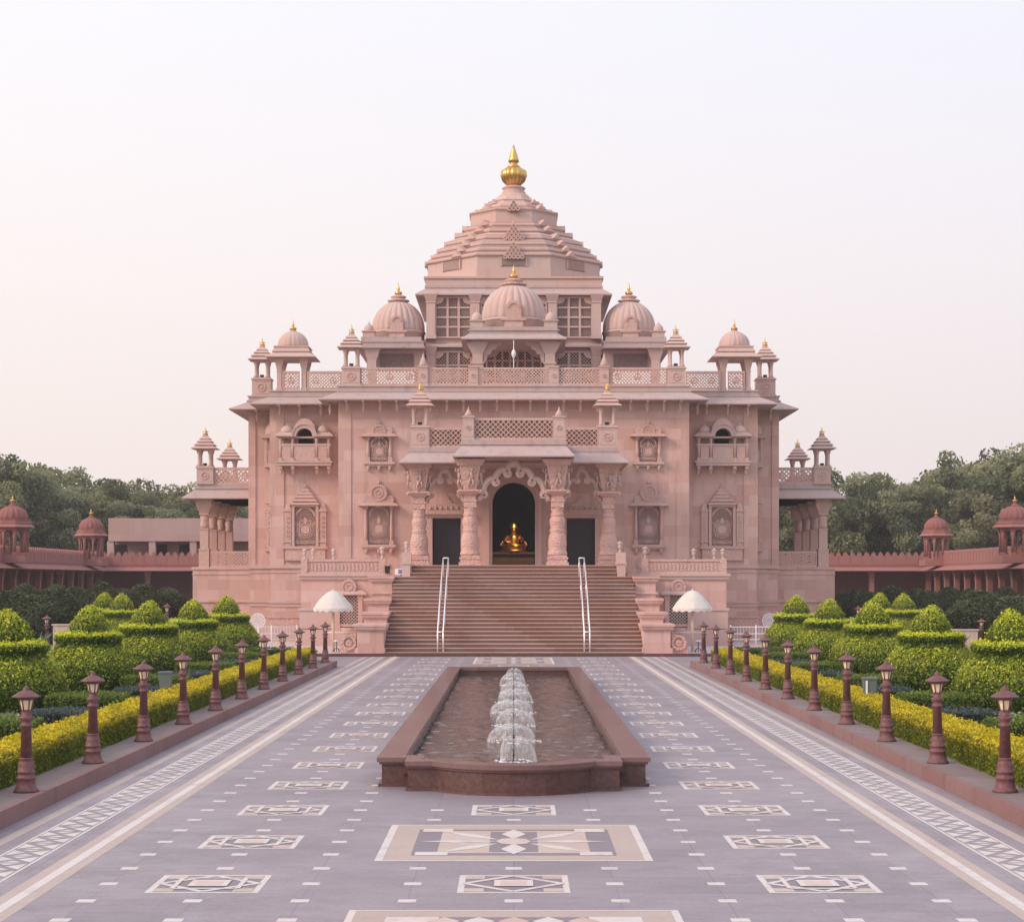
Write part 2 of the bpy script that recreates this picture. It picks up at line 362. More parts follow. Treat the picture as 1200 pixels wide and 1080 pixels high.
def big(cx, cy, s):
    h = s/2
    quad(cx-h, cx+h, cy-h, cy+h, 1, LB)
    for e in (-1, 1):
        quad(*sorted((cx+e*h, cx+e*(h-.10))), cy-h, cy+h, 2, LW); quad(cx-h+.10, cx+h-.10, *sorted((cy+e*h, cy+e*(h-.07))), 2, LW)
    i = h-.48; quad(cx-i-.05, cx+i+.05, cy-i+.02, cy+i-.02, 2, LG)
    for sx in (-1, 1):
        for sy in (-1, 1): quad(*sorted((cx+sx*i, cx+sx*(i-.42))), *sorted((cy+sy*i, cy+sy*(i-.30))), 4, LW)
    quad(cx-.99, cx+.99, cy-i+.2, cy+i-.2, 3, LB); quad(cx-.32, cx+.32, cy-i+.3, cy+i-.3, 4, LG)
    def dia(x, y, a, bb, lay, mi): poly([(x-a, y), (x, y-bb), (x+a, y), (x, y+bb)], lay, mi)
    for e in (-1, 1):
        dia(cx, cy+e*.72, .17, .48, 6, LW)
        for t in (-.98, 0, .98):
            bx, by = cx+e*(.94 if t else 1.27), cy+t; ax, ay = cx+e*.20, cy+t*.16; mx_, my_ = (ax+bx)/2, (ay+by)/2; dx, dy = bx-ax, by-ay; L = math.hypot(dx, dy)
            pts = [(ax, ay), (mx_+dy/L*.12, my_-dx/L*.12), (bx, by), (mx_-dy/L*.12, my_+dx/L*.12)]
            poly(pts, 5, LW)
    poly([(cx+.24*math.cos(k*PI/4), cy+.34*math.sin(k*PI/4)) for k in range(8)], 7, LB)
def multi(cx, cy, s):                                  # near panel with a row of diamonds
    h = s/2; quad(cx-h, cx+h, cy-h, cy+h, 1, LB)
    for e in (-1, 1): quad(*sorted((cx+e*h, cx+e*(h-.08))), cy-h, cy+h, 2, LW); quad(cx-h+.08, cx+h-.08, *sorted((cy+e*h, cy+e*(h-.05))), 2, LW)
    i = h-.42; quad(cx-i, cx+i, cy-i, cy+i, 2, LG)
    for sy in (-1, 1):
        quad(cx-i, cx-i+.55, *sorted((cy+sy*i, cy+sy*(i-.5))), 3, LW); quad(cx+i-.55, cx+i, *sorted((cy+sy*i, cy+sy*(i-.5))), 3, LW)
        for k in range(5):
            x = cx-.72+.36*k; y = cy+sy*(i-.25)
            poly([(x-.17, y), (x, y-.24), (x+.17, y), (x, y+.24)], 4, LW if k % 2 else LB)
G0, GP = 21.75, 3.5
fr0, fr1 = 30.2, 68.0
for j in range(-2, 19):
    y = G0+GP*j
    for sx in (-1, 1):
        if y < 86: star(sx*3.52, y, 1.28)
    if y < 30 or y > 70:
        if j % 2 == 0 and y < 84: star(0, y, 1.28)
        elif j == -1: multi(0, y, 3.5)
        elif y < 86: big(0, y, 3.5) if y < 84 else None
    for i in range(3):
        yy = y+GP/3*i
        if yy > 86: continue
        for x in (-4.69, -2.345, 2.345, 4.69): quad(x-.1, x+.1, yy-.1, yy+.1, 1, LW)
        if i:
            for x in (-3.52, 3.52): quad(x-.1, x+.1, yy-.1, yy+.1, 1, LW)
        if (yy < 29.6 or yy > 70):
            near_big = (j % 2 == 0 and i == 2) or (j % 2 != 0 and i in (0, 1))
            if not (j % 2 != 0 and i == 0) and not (i in (1,) and j % 2 != 0) and not (i == 2 and j % 2 == 0) or i == 1 and j % 2 == 0:
                pass
# dashes on the three middle columns keep clear of the large panels
for k in range(-6, 60):
    yy = G0+GP/3*k
    if 29.4 < yy < 70 or yy > 83: continue
    r = (k % 6)
    if r in (0,):
        for x in (-1.17, 1.17): quad(x-.1, x+.1, yy-.1, yy+.1, 1, LW)
    elif r in (1, 5):
        for x in (-1.17, 0, 1.17): quad(x-.1, x+.1, yy-.1, yy+.1, 1, LW)
big(0, 84.75, 3.5)
for sx in (-1, 1):
    def sq(a, bb, lay, mi): quad(*sorted((sx*a, sx*bb)), 2, 87.4, lay, mi)
    sq(5.27, 5.70, 1, LB); sq(5.42, 5.55, 2, LW)
    sq(5.97, 6.01, 1, LW); sq(6.53, 6.57, 1, LW); sq(6.80, 6.97, 1, LB)
    y = 14.0; k = 0
    while y < 87:                                     # zigzag border of long white triangles
        a, bb, H_, c = 6.03, 6.51, .56, 6.27
        for pts in ([(a, y+.04), (c-.03, y+H_/2), (a, y+H_-.04)], [(bb, y+.04), (bb, y+H_-.04), (c+.03, y+H_/2)],
                    [(a+.10, y+.02), (bb-.10, y+.02), (c, y+.17)], [(a+.10, y+H_-.02), (c, y+H_-.17), (bb-.10, y+H_-.02)]):
            pts = [(sx*p_[0], p_[1]) for p_ in pts]; poly(pts if sx < 0 else pts[::-1], 2, LW)
        y += .245
        y += .34
struct(inl.build('pavement_inlay', ['inw', 'inb', 'ing'], base=(0,2,0)))
pz = MB().box(-17, 17, 88.0, 112, -.05, .10).box(-17, -6.1, 87.65, 88.0, -.05, .10).box(6.1, 17, 87.65, 88.0, -.05, .10)
struct(pz.build('plaza_floor', stone('plaza_pale_stone', (.58, .50, .52), block=None, stain=.3)))
ps = MB().box(-17, 17, 87.45, 87.65, -.04, .14)
struct(ps.build('plaza_kerb', 'basin'))
ml, n, l, b = nm('lawn_grass'); pos = n.new('ShaderNodeNewGeometry').outputs['Position']
l.new(mixn(n, l, ramp(n, l, noise(n, l, pos, 3, 6, .7), .35, .65), (.06, .10, .035), (.17, .22, .085)), b.inputs['Base Color']); b.inputs['Roughness'].default_value = 1
for sx in (-1, 1):
    k = MB().box(*sorted((sx*7.24, sx*7.36)), 6, 77.0, -.04, .255).box(*sorted((sx*7.36, sx*7.98)), 6, 77.0, -.04, .25, 1)
    struct(k.build('kerb', ['kerb', 'kerbtop']))
    q = MB().box(*sorted((sx*7.98, sx*30)), 6, 78.5, -.05, .225).box(*sorted((sx*17, sx*60)), 78.5, 150, -.05, .26)
    q.box(*sorted((sx*14, sx*17)), 78.5, 87.4, -.05, .262)
    struct(q.build('lawn', ml))

# ------------------------------------------------------------------ the temple
T = empty('temple', (0, 104.5, 0))
tag(T, 'large pink sandstone temple with stepped spire, domes and gilded finials beyond the fountain', 'temple')
CY = 117.7
BAY = [(9.7, 104.5), (13.8, 106.7), (15.4, 109.5)]
def P(mb, name, mat, parent=T, **k): return mb.build(name, mat, parent, **k)
# walls: the middle bay is hollow behind the porch
w = MB()
w.box(-9.7, 9.7, 104.5, 131, 0, 4.34)
w.box(-9.7, -5.6, 104.5, 131, 4.34, 14.1).box(5.6, 9.7, 104.5, 131, 4.34, 14.1)
w.box(-5.6, 5.6, 104.5, 131, 10.2, 14.1).box(-5.6, 5.6, 113, 131, 4.34, 10.2)
P(w, 'wall', 'wall')
pw = MB()                                              # porch back wall with arch and two doors
for sx in (-1, 1):
    pw.box(*sorted((sx*5.6, sx*4.55)), 104.5, 105, 4.34, 10.2)
    pw.box(*sorted((sx*4.55, sx*2.95)), 104.5, 105, 7.0, 10.2)
    pw.box(*sorted((sx*2.95, sx*1.19)), 104.5, 105, 4.34, 10.2)
A = [(1.19*math.cos(a), 7.81+1.19*math.sin(a)) for a in np.linspace(0, PI, 17)]
for i in range(16):
    pw.ext([A[i], (A[i][0], 10.2), (A[i+1][0], 10.2), A[i+1]][::-1], 104.5, 105)
P(pw, 'porch_wall', 'wall')
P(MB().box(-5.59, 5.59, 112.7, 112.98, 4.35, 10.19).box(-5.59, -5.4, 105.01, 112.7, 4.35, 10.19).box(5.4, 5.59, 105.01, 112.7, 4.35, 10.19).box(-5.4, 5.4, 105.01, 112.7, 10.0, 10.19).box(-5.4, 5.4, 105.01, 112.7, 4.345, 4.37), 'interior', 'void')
def sided(mb, name, mats, parent=None):
    '''one mesh per side of the temple'''
    for s_ in (-1, 1):
        q = MB(); used_ = {}
        for f, mi, sm in zip(mb.f, mb.mi, mb.sm):
            if (sum(mb.v[i][0] for i in f) > 0) == (s_ > 0):
                for i in f:
                    if i not in used_: used_[i] = len(q.v); q.v.append(mb.v[i])
                q.f.append(tuple(used_[i] for i in f)); q.mi.append(mi); q.sm.append(sm)
        if q.f: q.build(name, mats, parent or T)
for sx in (-1, 1):
    for (hx, y0) in BAY[1:]:
        P(MB().box(*sorted((sx*hx, sx*(hx-(4.1 if hx < 14 else 1.6)))), y0, 2*CY-y0, 0, 14.1), 'side_wall', 'wall')
P(MB().box(-9.6, 9.6, 105, 130, 14.1, 14.2).box(-13.7, -9.6, 107, 128, 14.1, 14.2).box(9.6, 13.7, 107, 128, 14.1, 14.2), 'roof_terrace', 'roof')
# plinth mouldings of every bay
for i, (hx, y0) in enumerate(BAY):
    mo = MB(); d = .003*i; x_in = 0 if i == 0 else BAY[i-1][0]
    for (z0, z1, o, mi) in ((4.24, 4.40, .10, 0), (4.40, 4.50, .05, 0), (2.26, 2.34, .12, 0), (2.05, 2.26, .06, 0), (1.42, 1.5, .2, 0), (.95, 1.42, .14, 1), (.0, .95, .32, 0), (3.98, 4.08, .05, 0)):
        for sx in ((0,) if i == 0 else (-1, 1)):
            if i == 0:
                for s2 in (-1, 1): mo.box(*sorted((s2*6.9, s2*(hx+o))), y0-o, y0+3.2, z0+d, z1+d, mi)
            else:
                mo.box(*sorted((sx*(x_in+.0), sx*(hx+o))), y0-o, y0+3.2 if i == 1 else 2*CY-y0+o, z0+d, z1+d, mi)
    sided(mo, 'plinth_moulding', ['smooth', 'carved'])
# wall corner pilasters: slim vertical offsets as in the photo
vp = MB()
for sx in (-1, 1):
    vp.box(*sorted((sx*13.05, sx*13.86)), 106.62, 106.7, 4.4, 13.5).box(*sorted((sx*9.05, sx*9.76)), 104.44, 104.5, 4.4, 13.5)
    vp.box(*sorted((sx*15.05, sx*15.46)), 109.42, 109.5, 4.4, 13.5)
sided(vp, 'corner_pilaster', 'wall')
# main eaves
for i, (hx, y0) in enumerate(BAY):
    y1 = 2*CY-y0; d = -.04*i; o = 1.05
    ev = MB()
    ev.frus((-hx-o, hx+o, y0-o, y1+o), 13.57+d, (-hx-.1, hx+.1, y0-.1, y1+.1), 14.02+d)
    ev.frus((-hx-o-.02, hx+o+.02, y0-o-.02, y1+o+.02), 13.50+d, (-hx-o-.02, hx+o+.02, y0-o-.02, y1+o+.02), 13.57+d)
    ev.box(-hx-.16, hx+.16, y0-.16, y1+.16, 14.02+d, 14.12+d).box(-hx-.06, hx+.06, y0-.06, y1+.06, 14.12+d, 14.32+d).box(-hx-.12, hx+.12, y0-.12, y1+.12, 14.32+d, 14.40+d)
    P(ev, 'eave', 'roof')
fz = MB()
for i, (hx, y0) in enumerate(BAY):
    for (z0, z1, o) in ((12.98, 13.06, .05), (12.55, 12.6, .03)):
        fz.box(-hx-o, hx+o, y0-o, y0+.2, z0+.002*i, z1+.002*i)
P(fz, 'stringcourse', 'smooth')
# eave brackets
br = MB()
br.lathe([(.03,-.62),(.07,-.58),(.045,-.52),(.09,-.42),(.08,-.12),(.11,0)], 8)
br.ext([(-.07,-.1),(.07,-.1),(.07,0),(-.07,0)], -.5, .3)
brk = br.build('eave_bracket', 'trim', T, at=(0,104.5,0))
L = [(x, 104.0, 13.5) for x in np.arange(-9.25, 9.3, .925)]
for sx in (-1, 1):
    L += [(sx*x, 106.2, 13.46) for x in (10.9, 12.1, 13.25)]+[(sx*14.9, 109.0, 13.42)]
    L += [(sx*10.3, y, 13.46) for y in (105.4,)]
repeat(brk, L, T)
# turret with four columns and stepped pyramid roof
def make_turret():
    t = MB()
    t.cb(0, 0, 0, .98, .98, .06)
    for sx in (-1, 1):
        for sy in (-1, 1):
            t.lathe([(.13,.06),(.13,.14),(.09,.18),(.085,.72),(.10,.78),(.14,.92),(.17,1.0)], 10, sx*.33, sy*.33)
    t.box(-.46, .46, -.46, .46, 1.0, 1.08)
    for (a, z, bb) in ((.76, 1.08, .52), (.60, 1.30, .38), (.46, 1.49, .27), (.32, 1.67, .16)):
        t.frus((-a, a, -a, a), z+.03, (-bb, bb, -bb, bb), z+.17); t.box(-a, a, -a, a, z, z+.03)
        t.box(-bb, bb, -bb, bb, z+.17, z+.22)
    t.lathe([(.10,1.86),(.15,1.90),(.16,1.94),(.10,1.98)], 12)
    r = t.build('turret', 'smooth', T, at=(0,104.5,0))
    f = MB().lathe([(.08,1.95),(.17,2.0),(.15,2.04),(.06,2.08),(.13,2.13),(.06,2.19),(.035,2.26),(.015,2.4)], 10).box(-.17, .17, -.02, .02, 2.1, 2.15)
    f.build('finial', 'gold', r, at=WL[r.name])
    MB().box(-.12, .1, -.2, 0, .10, .24).cb(0, -.08, .05, .04, .04, .08).build('floodlight', 'black', r, at=WL[r.name])
    return r
TUR = [(-9.07, 105.1, 15.43), (9.07, 105.1, 15.43), (-14.75, 110.2, 15.36), (14.75, 110.2, 15.36),
       (-5.0, 100.45, 11.76), (5.0, 100.45, 11.76), (-18.45, 112.4, 10.32), (18.45, 112.4, 10.32), (-18.45, 122, 10.32), (18.45, 122, 10.32)]
repeat(make_turret(), TUR, T)
# parapet piers with a rosette
def pier(mb, cx, y, z0, z1, wd=1.0, dp=.95, ros=True):
    mb.cb(cx, y+dp/2, z0, wd, dp, z1-z0-.08); mb.cb(cx, y+dp/2, z1-.08, wd+.1, dp+.1, .08); mb.cb(cx, y+dp/2, z0, wd+.08, dp+.08, .1)
    if ros:
        r = wd*.24; mb.ring(cx, (z0+z1)/2, r*.72, r, y-.04, y, mi=1); mb.disc(cx, (z0+z1)/2, r*.35, y-.045, y, 10, 1)
        mb.box(cx-wd*.4, cx+wd*.4, y-.02, y, z0+.16, z0+.20); mb.box(cx-wd*.4, cx+wd*.4, y-.02, y, z1-.2, z1-.16)
for sx in (-1, 1):
    for a_ in ((sx*9.07, 104.6, 14.4, 15.42), (sx*14.75, 109.7, 14.3, 15.36, 1.1), (sx*5.05, 104.6, 14.4, 15.50, .5, .4), (sx*2.25, 104.6, 14.4, 15.50, .5, .4)):
        pr = MB(); pier(pr, *a_)
        if abs(a_[0]) == 5.05: pr.lathe([(.2,15.5),(.24,15.58),(.12,15.9),(.05,16.05),(.02,16.2)], 10, a_[0], 104.8)
        P(pr, 'parapet_pier', ['smooth', 'trim'])
def jali_panel(x0, x1, z0, z1, y, pitch=.19, w=.055, d=.10, parent=T, name='parapet_panel', rings=True):
    j = MB(); j.box(x0, x1, y, y+.2, z1-.12, z1).box(x0, x1, y, y+.2, z0, z0+.12)
    j.box(x0, x0+.06, y+.01, y+.19, z0+.12, z1-.12).box(x1-.06, x1, y+.01, y+.19, z0+.12, z1-.12)
    j.lattice(x0+.06, x1-.06, z0+.12, z1-.12, y+.06, pitch if rings else .27, w if rings else .045, d)
    if rings:
        n = max(1, int((x1-x0)/.9)); 
        for k in range(n):
            cx = x0+(k+.5)*(x1-x0)/n; cz = (z0+z1)/2; j.ring(cx, cz, .13, .2, y+.035, y+.165, n=12); j.disc(cx, cz, .07, y+.03, y+.17, 8)
    if not rings: j.box(x0, x1, y+.2, y+.26, z0, z1-.12)
    return P(j, name, 'trim', parent)
jali_panel(-2.0, 2.0, 14.42, 15.42, 104.7)
for sx in (-1, 1):
    jali_panel(*sorted((sx*2.5, sx*4.8)), 14.42, 15.42, 104.7); jali_panel(*sorted((sx*5.3, sx*8.55)), 14.42, 15.42, 104.7)
    jali_panel(*sorted((sx*9.8, sx*11.75)), 14.42, 15.45, 106.8); jali_panel(*sorted((sx*12.2, sx*13.15)), 14.42, 15.45, 106.8)
    j = MB()                                           # return panel beside the outer turret
    j.box(*sorted((sx*15.2, sx*15.35)), 111, 118, 14.38, 15.3); P(j, 'parapet_panel', 'trim')
# domed pavilions on the side bays
def gold_finial(mb, z, s=1.0, cx=0, cy=0):
    mb.lathe([(.05*s,z),(.13*s,z+.03*s),(.21*s,z+.12*s),(.21*s,z+.19*s),(.08*s,z+.27*s),(.05*s,z+.32*s),(.10*s,z+.37*s),(.05*s,z+.43*s),(.06*s,z+.47*s),(.03*s,z+.55*s),(.01*s,z+.72*s)], 12, cx, cy)
def dome_prof(r, h, n=12): return [(r*math.cos(a)*(1+.06*math.sin(2*a)), h*math.sin(a)) for a in np.linspace(0, PI/2*.93, n)]
def make_chattri():
    c = MB()
    for sx in (-1, 1):
        for sy in (-1, 1):
            c.cb(sx*.70, sy*.70, 0, .34, .34, .16); c.cb(sx*.70, sy*.70, .16, .26, .26, .9); c.cb(sx*.70, sy*.70, 1.06, .30, .30, .08)
            c.frus((sx*.70-.12, sx*.70+.12, sy*.70-.12, sy*.70+.12), 1.14, (sx*.70-.26, sx*.70+.26, sy*.70-.26, sy*.70+.26), 1.75)
    c.box(-.95, .95, -.95, .95, 1.75, 1.86)
    c.box(-1.42, 1.42, -1.42, 1.42, 1.86, 1.90); c.frus((-1.42, 1.42, -1.42, 1.42), 1.90, (-.98, .98, -.98, .98), 2.18)
    c.box(-1.08, 1.08, -1.08, 1.08, 2.18, 2.26); c.frus((-1.04, 1.04, -1.04, 1.04), 2.26, (-.94, .94, -.94, .94), 2.46); c.box(-1.0, 1.0, -1.0, 1.0, 2.46, 2.54)
    r = c.build('domed_pavilion', 'smooth', T, at=(0,104.5,0))
    d = MB().lathe(dome_prof(.88, .95, 14), 72, rib=(20, .08)); d.v = [(x, y, z+2.54) for x, y, z in d.v]
    d.lathe([(.16,3.42),(.22,3.47),(.16,3.52)], 16)
    d.build('dome', 'smooth', r, at=WL[r.name])
    f = MB(); gold_finial(f, 3.48, .95); f.build('finial', 'gold', r, at=WL[r.name])
    return r
repeat(make_chattri(), [(-12.66, 107.75, 14.36), (12.66, 107.75, 14.36)], T)

# upper storeys -------------------------------------------------
YB = 112.0
ub = MB()
ub.box(-5.0, 5.0, YB+.35, 123.4, 14.2, 21.0)
for x in (-4.95, -2.3, 2.3, 4.95):
    for (z0, z1) in ((14.2, 17.5), (17.95, 20.6)):
        ub.cb(x, YB+.15, z0, .52, .5, z1-z0-.5); ub.cb(x, YB+.15, z1-.5, .62, .58, .08); ub.frus((x-.27, x+.27, YB-.12, YB+.4), z1-.42, (x-.42, x+.42, YB-.3, YB+.4), z1)
        ub.cb(x, YB+.13, z0, .64, .6, .25)
P(ub, 'upper_storey', 'smooth')
def eave_ring(a, z0, z1, out, name='eave', mat='roof', cy=None, hy=None, top=.06, parent=T):
    cy = CY if cy is None else cy; hy = a if hy is None else hy
    e = MB(); e.box(-a-out, a+out, cy-hy-out, cy+hy+out, z0, z0+.07); e.frus((-a-out, a+out, cy-hy-out, cy+hy+out), z0+.07, (-a, a, cy-hy, cy+hy), z1)
    e.box(-a-.08, a+.08, cy-hy-.08, cy+hy+.08, z1, z1+top); return P(e, name, mat, parent)
eave_ring(5.25, 20.55, 21.05, .62, top=.14)
eave_ring(5.25, 17.45, 17.85, .6, top=.1)
MBd = MB().box(-5.28, 5.28, CY-5.28, CY+5.28, 21.19, 21.62).box(-5.38, 5.38, CY-5.38, CY+5.38, 21.62, 21.74); P(MBd, 'cornice', 'smooth')
def grid_window(x0, x1, z0, z1, y, nx, nz, parent=T, arch=True):
    wv = MB().box(x0, x1, y+.12, y+.16, z0, z1, 1)
    o = wv.box(x0-.09, x0, y-.04, y+.16, z0-.09, z1+.09).box(x1, x1+.09, y-.04, y+.16, z0-.09, z1+.09).box(x0, x1, y-.04, y+.16, z0-.09, z0).box(x0, x1, y-.04, y+.16, z1, z1+.09)
    for k in range(1, nx): q = x0+(x1-x0)*k/nx; wv.bar(q, z0, q, z1, y+.03, .13, .08)
    for k in range(1, nz): q = z0+(z1-z0)*k/nz; wv.bar(x0, q, x1, q, y+.03, .10, .085)
    wv.lattice(x0, x1, z0, z1, y+.09, .19, .03, .03)
    if arch:
        h = (z1-z0)*.16
        for (xa, s) in ((x0, 1), (x1, -1)):
            pts = [(xa, z1), (xa, z1-h)]+[(xa+s*(x1-x0)*.22*math.sin(t), z1-h*math.cos(t)) for t in np.linspace(.3, PI/2, 5)]
            wv.ext(pts if s > 0 else pts[::-1], y-.03, y+.1)
    return P(wv, 'window', ['smooth', 'void'], parent)
for sx in (-1, 1):
    grid_window(*sorted((sx*2.62, sx*4.62)), 18.12, 20.42, YB+.18, 3, 4)
    grid_window(*sorted((sx*2.62, sx*4.62)), 14.9, 17.15, YB+.18, 3, 3)
grid_window(-1.9, 1.9, 18.12, 20.42, YB+.18, 5, 4)
# front dome kiosk on the terrace
KY = 106.6
kk = MB()
for sx in (-1, 1):
    kk.cb(sx*2.05, KY, 14.3, .62, .62, 1.5); kk.cb(sx*2.05, KY, 15.8, .72, .72, .1); kk.cb(sx*2.05, KY, 15.9, .58, .58, .5)
    kk.frus((sx*2.05-.3, sx*2.05+.3, KY-.3, KY+.3), 16.4, (sx*2.05-.62, sx*2.05+.62, KY-.45, KY+.45), 17.05)
    sc = [(sx*1.72, 17.1), (sx*1.72, 15.9), (sx*1.62, 15.9), (sx*1.5, 16.15), (sx*1.5, 16.35), (sx*1.3, 16.4), (sx*1.22, 16.62), (sx*1.02, 16.65), (sx*.95, 16.85), (sx*.7, 16.9), (sx*.7, 17.1)]
    kk.ext(sc if sx > 0 else sc[::-1], KY-.1, KY+.12)
    kk.cb(sx*2.05, KY+4.6, 14.3, .6, .6, 2.75)
kk.box(-2.45, 2.45, KY-.4, KY+5, 17.05, 17.12)
P(kk, 'front_kiosk', 'smooth')
e = MB(); e.box(-2.98, 2.98, KY-.95, KY+5.4, 17.12, 17.18).frus((-2.98, 2.98, KY-.95, KY+5.4), 17.18, (-2.55, 2.55, KY-.5, KY+5), 17.48).box(-2.52, 2.52, KY-.48, KY+5, 17.48, 17.66).box(-2.6, 2.6, KY-.55, KY+5, 17.66, 17.74).box(-2.48, 2.48, KY-.42, KY+5, 17.74, 17.9); P(e, 'eave', 'roof')
grid_window(-1.55, 1.55, 14.9, 17.0, KY+3.9, 7, 4, arch=True)
def big_dome(cx, cy, z, r, h, gold=.8, ribs=24):
    root = MB().lathe([(r*1.0,0),(r*1.0,h*.24),(r*1.04,h*.25),(r*1.04,h*.30)], 64, cx, cy, z)
    root = P(root, 'dome_drum', 'smooth')
    d = MB().lathe(dome_prof(r, h*.98, 16), 144, cx, cy, z+h*.28, rib=(ribs, .075)); P(d, 'dome', 'smooth', root)
    t = z+h*1.22
    c = MB().lathe([(r*.36,0),(r*.44,.06),(r*.40,.12),(r*.30,.14),(r*.22,.2),(r*.30,.27),(r*.30,.33),(r*.2,.4)], 32, cx, cy, t, rib=(16, .1)); P(c, 'lotus_cap', 'trim', root)
    f = MB(); gold_finial(f, t+.38, gold, cx, cy); P(f, 'finial', 'gold', root)
    n = MB()                                            # arched niche on the dome's front
    y = cy-r*1.03; wd = r*.24; n.box(cx-wd*1.6, cx+wd*1.6, y-.1, y+.35, z+h*.2, z+h*.25); n.box(cx-wd, cx+wd, y-.06, y+.5, z+h*.25, z+h*.52); n.disc(cx, z+h*.52, wd*.98, y-.064, y+.7, 20); n.ring(cx, z+h*.52, wd*.6, wd*.78, y-.12, y-.05, 0, PI, 12); n.box(cx-wd*1.2, cx+wd*1.2, y-.02, y+.3, z, z+h*.2)
    P(n, 'niche', 'trim', root)
def mini_dome(cx, cy, z, s=1.0):
    o = MB().cb(cx, cy, z, .95*s, .95*s, .42*s).cb(cx, cy, z+.42*s, 1.15*s, 1.15*s, .08*s); 
    o.lathe(dome_prof(.42*s, .62*s, 10), 24, cx, cy, z+.5*s, rib=(12, .05)); o.lathe([(.1*s,0),(.12*s,.06*s),(.03*s,.12*s),(.02*s,.28*s)], 10, cx, cy, z+1.08*s)
    P(o, 'corner_cupola', 'smooth')
big_dome(0, KY+2.1, 17.9, 1.84, 2.2, 1.25)
for sx in (-1, 1): mini_dome(sx*2.1, KY+.05, 17.9, .78)
# corner blocks with the two rear domes
for sx in (-1, 1):
    q = MB(); X0, X1 = sorted((sx*5.3, sx*9.15))
    q.box(min(sx*5.3, sx*8.7), max(sx*5.3, sx*8.7), 111.2, 111.6, 15.95, 17.18); q.box(*sorted((sx*5.3, sx*5.9)), 111.6, 118, 14.2, 17.18)
    P(q, 'corner_block', 'smooth')
    q = MB().box(X0-.1, X1+.1, 110.2, 119, 17.2, 17.27).box(X0, X1, 110.35, 119, 17.27, 17.55).box(X0-.05, X1+.05, 110.3, 119, 17.55, 17.62).box(X0+.15, X1-.15, 110.6, 119, 17.62, 17.9)
    P(q, 'roof_slab', 'roof')
    q = MB().box(*sorted((sx*5.92, sx*7.9)), 111.12, 111.2, 16.1, 16.95); P(q, 'recess_shade', 'shade')  # dark panel painted for the shade under the roof slab
    q = MB()
    for x in (8.35,):
        q.cb(sx*x, 110.8, 14.2, .5, .5, 2.3); q.frus((sx*x-.25, sx*x+.25, 110.55, 111.05), 16.5, (sx*x-.5, sx*x+.5, 110.4, 111.1), 17.2)
    P(q, 'terrace_column', 'smooth')
    big_dome(sx*6.95, 113.2, 17.9, 1.58, 1.98, 1.1)
    mini_dome(sx*8.55, 110.95, 17.9, .72)
# octagonal stepped spire
def octa(mb, prof, mi=0):
    k = 1/math.cos(PI/8); mb.lathe([(r*k, z) for r, z in prof], 8, 0, CY, 0, rot=PI/8, smooth=False, mi=mi)
sz = lambda py: 3.5+(681-py)*.0525
kx = .0525
def szz(py, half): return 3.5+(681-py)*(117.7-.414*half*.053)/F
o = MB(); octa(o, [(5.34, 21.70), (5.34, 22.3), (5.28, 22.3), (5.28, 22.98)]); spire = P(o, 'spire', 'smooth')
for sx in (-1, 0, 1):                                   # drum windows
    q = MB(); x0, x1 = (-.72, .72)
    a = sx*PI/4; R = Matrix.Rotation(a, 4, 'Z')
    q.box(x0, x1, -5.335, -5.30, 22.38, 22.9, 1); q.lattice(x0, x1, 22.38, 22.9, -5.35, .14, .03, .03); q.box(x0-.08, x0, -5.38, -5.3, 22.34, 22.94).box(x1, x1+.08, -5.38, -5.3, 22.34, 22.94)
    q.v = [tuple(R @ Vector(v)+Vector((0, CY, 0))) for v in q.v]; P(q, 'drum_window', ['smooth', 'void'], spire)
tiers = MB(); hw = [103, 96, 89, 80, 67.5, 58.5]; ty = [306.5, 300, 293, 285, 275.5, 268]; sz = lambda py: 3.5+(681-py)*(.0523+.0007*max(0, min(1, (306-py)/56))+.0006*max(0, min(1, (248-py)/18)))
for i in range(6):
    a = hw[i]*kx; z = sz(ty[i]); a2 = (hw[i+1] if i < 5 else 51.5)*kx-.04; z2 = (sz(ty[i+1]) if i < 5 else sz(263.5))
    octa(tiers, [(a-.42, z-.16), (a, z-.09), (a+.03, z), (a-.03, z+.05), (a-.12, z+.06), (a-.12, z+.12), (a-.10, z+.15), (a2+.16, z2-.20), (a2-.02, z2-.17), (a2-.05, z2-.08)])
octa(tiers, [(51*kx, sz(266)), (51*kx, sz(254.5)), (50*kx, sz(254)), (50.5*kx, sz(252.5)), (52.5*kx, sz(251)), (52.5*kx, sz(249.5)), (39*kx, sz(246.5)), (40*kx, sz(245.5)), (38*kx, sz(245)),
             (37.5*kx, sz(243)), (30*kx, sz(240.5)), (29.5*kx, sz(239)), (30.5*kx, sz(238)), (23*kx, sz(236)), (20*kx, sz(233))])
P(tiers, 'stepped_tiers', 'smooth', spire)
cap = MB().lathe([(22*kx, sz(237)), (22*kx, sz(234.5)), (17*kx, sz(230)), (14*kx, sz(229)), (14.5*kx, sz(227)), (12.5*kx, sz(226)), (13*kx, sz(223)), (14.5*kx, sz(222)), (12*kx, sz(220.5)), (8*kx, sz(219))], 48, 0, CY, 0, rib=(24, .06))
P(cap, 'lotus_cap', 'trim', spire)
kal = MB().lathe([(6*kx, sz(220)), (10*kx, sz(217)), (14*kx, sz(213)), (16.3*kx, sz(207)), (15.5*kx, sz(202)), (10*kx, sz(198.5)), (7*kx, sz(197))], 80, 0, CY, 0, rib=(14, .13))
kal.lathe([(7*kx, sz(198)), (8*kx, sz(196.5)), (5*kx, sz(194.5)), (4.5*kx, sz(192)), (6.5*kx, sz(191)), (6*kx, sz(188)), (4.6*kx, sz(183)), (3*kx, sz(179)), (2.8*kx, sz(178)), (2*kx, sz(176)), (.8*kx, sz(171.5))], 24, 0, CY)
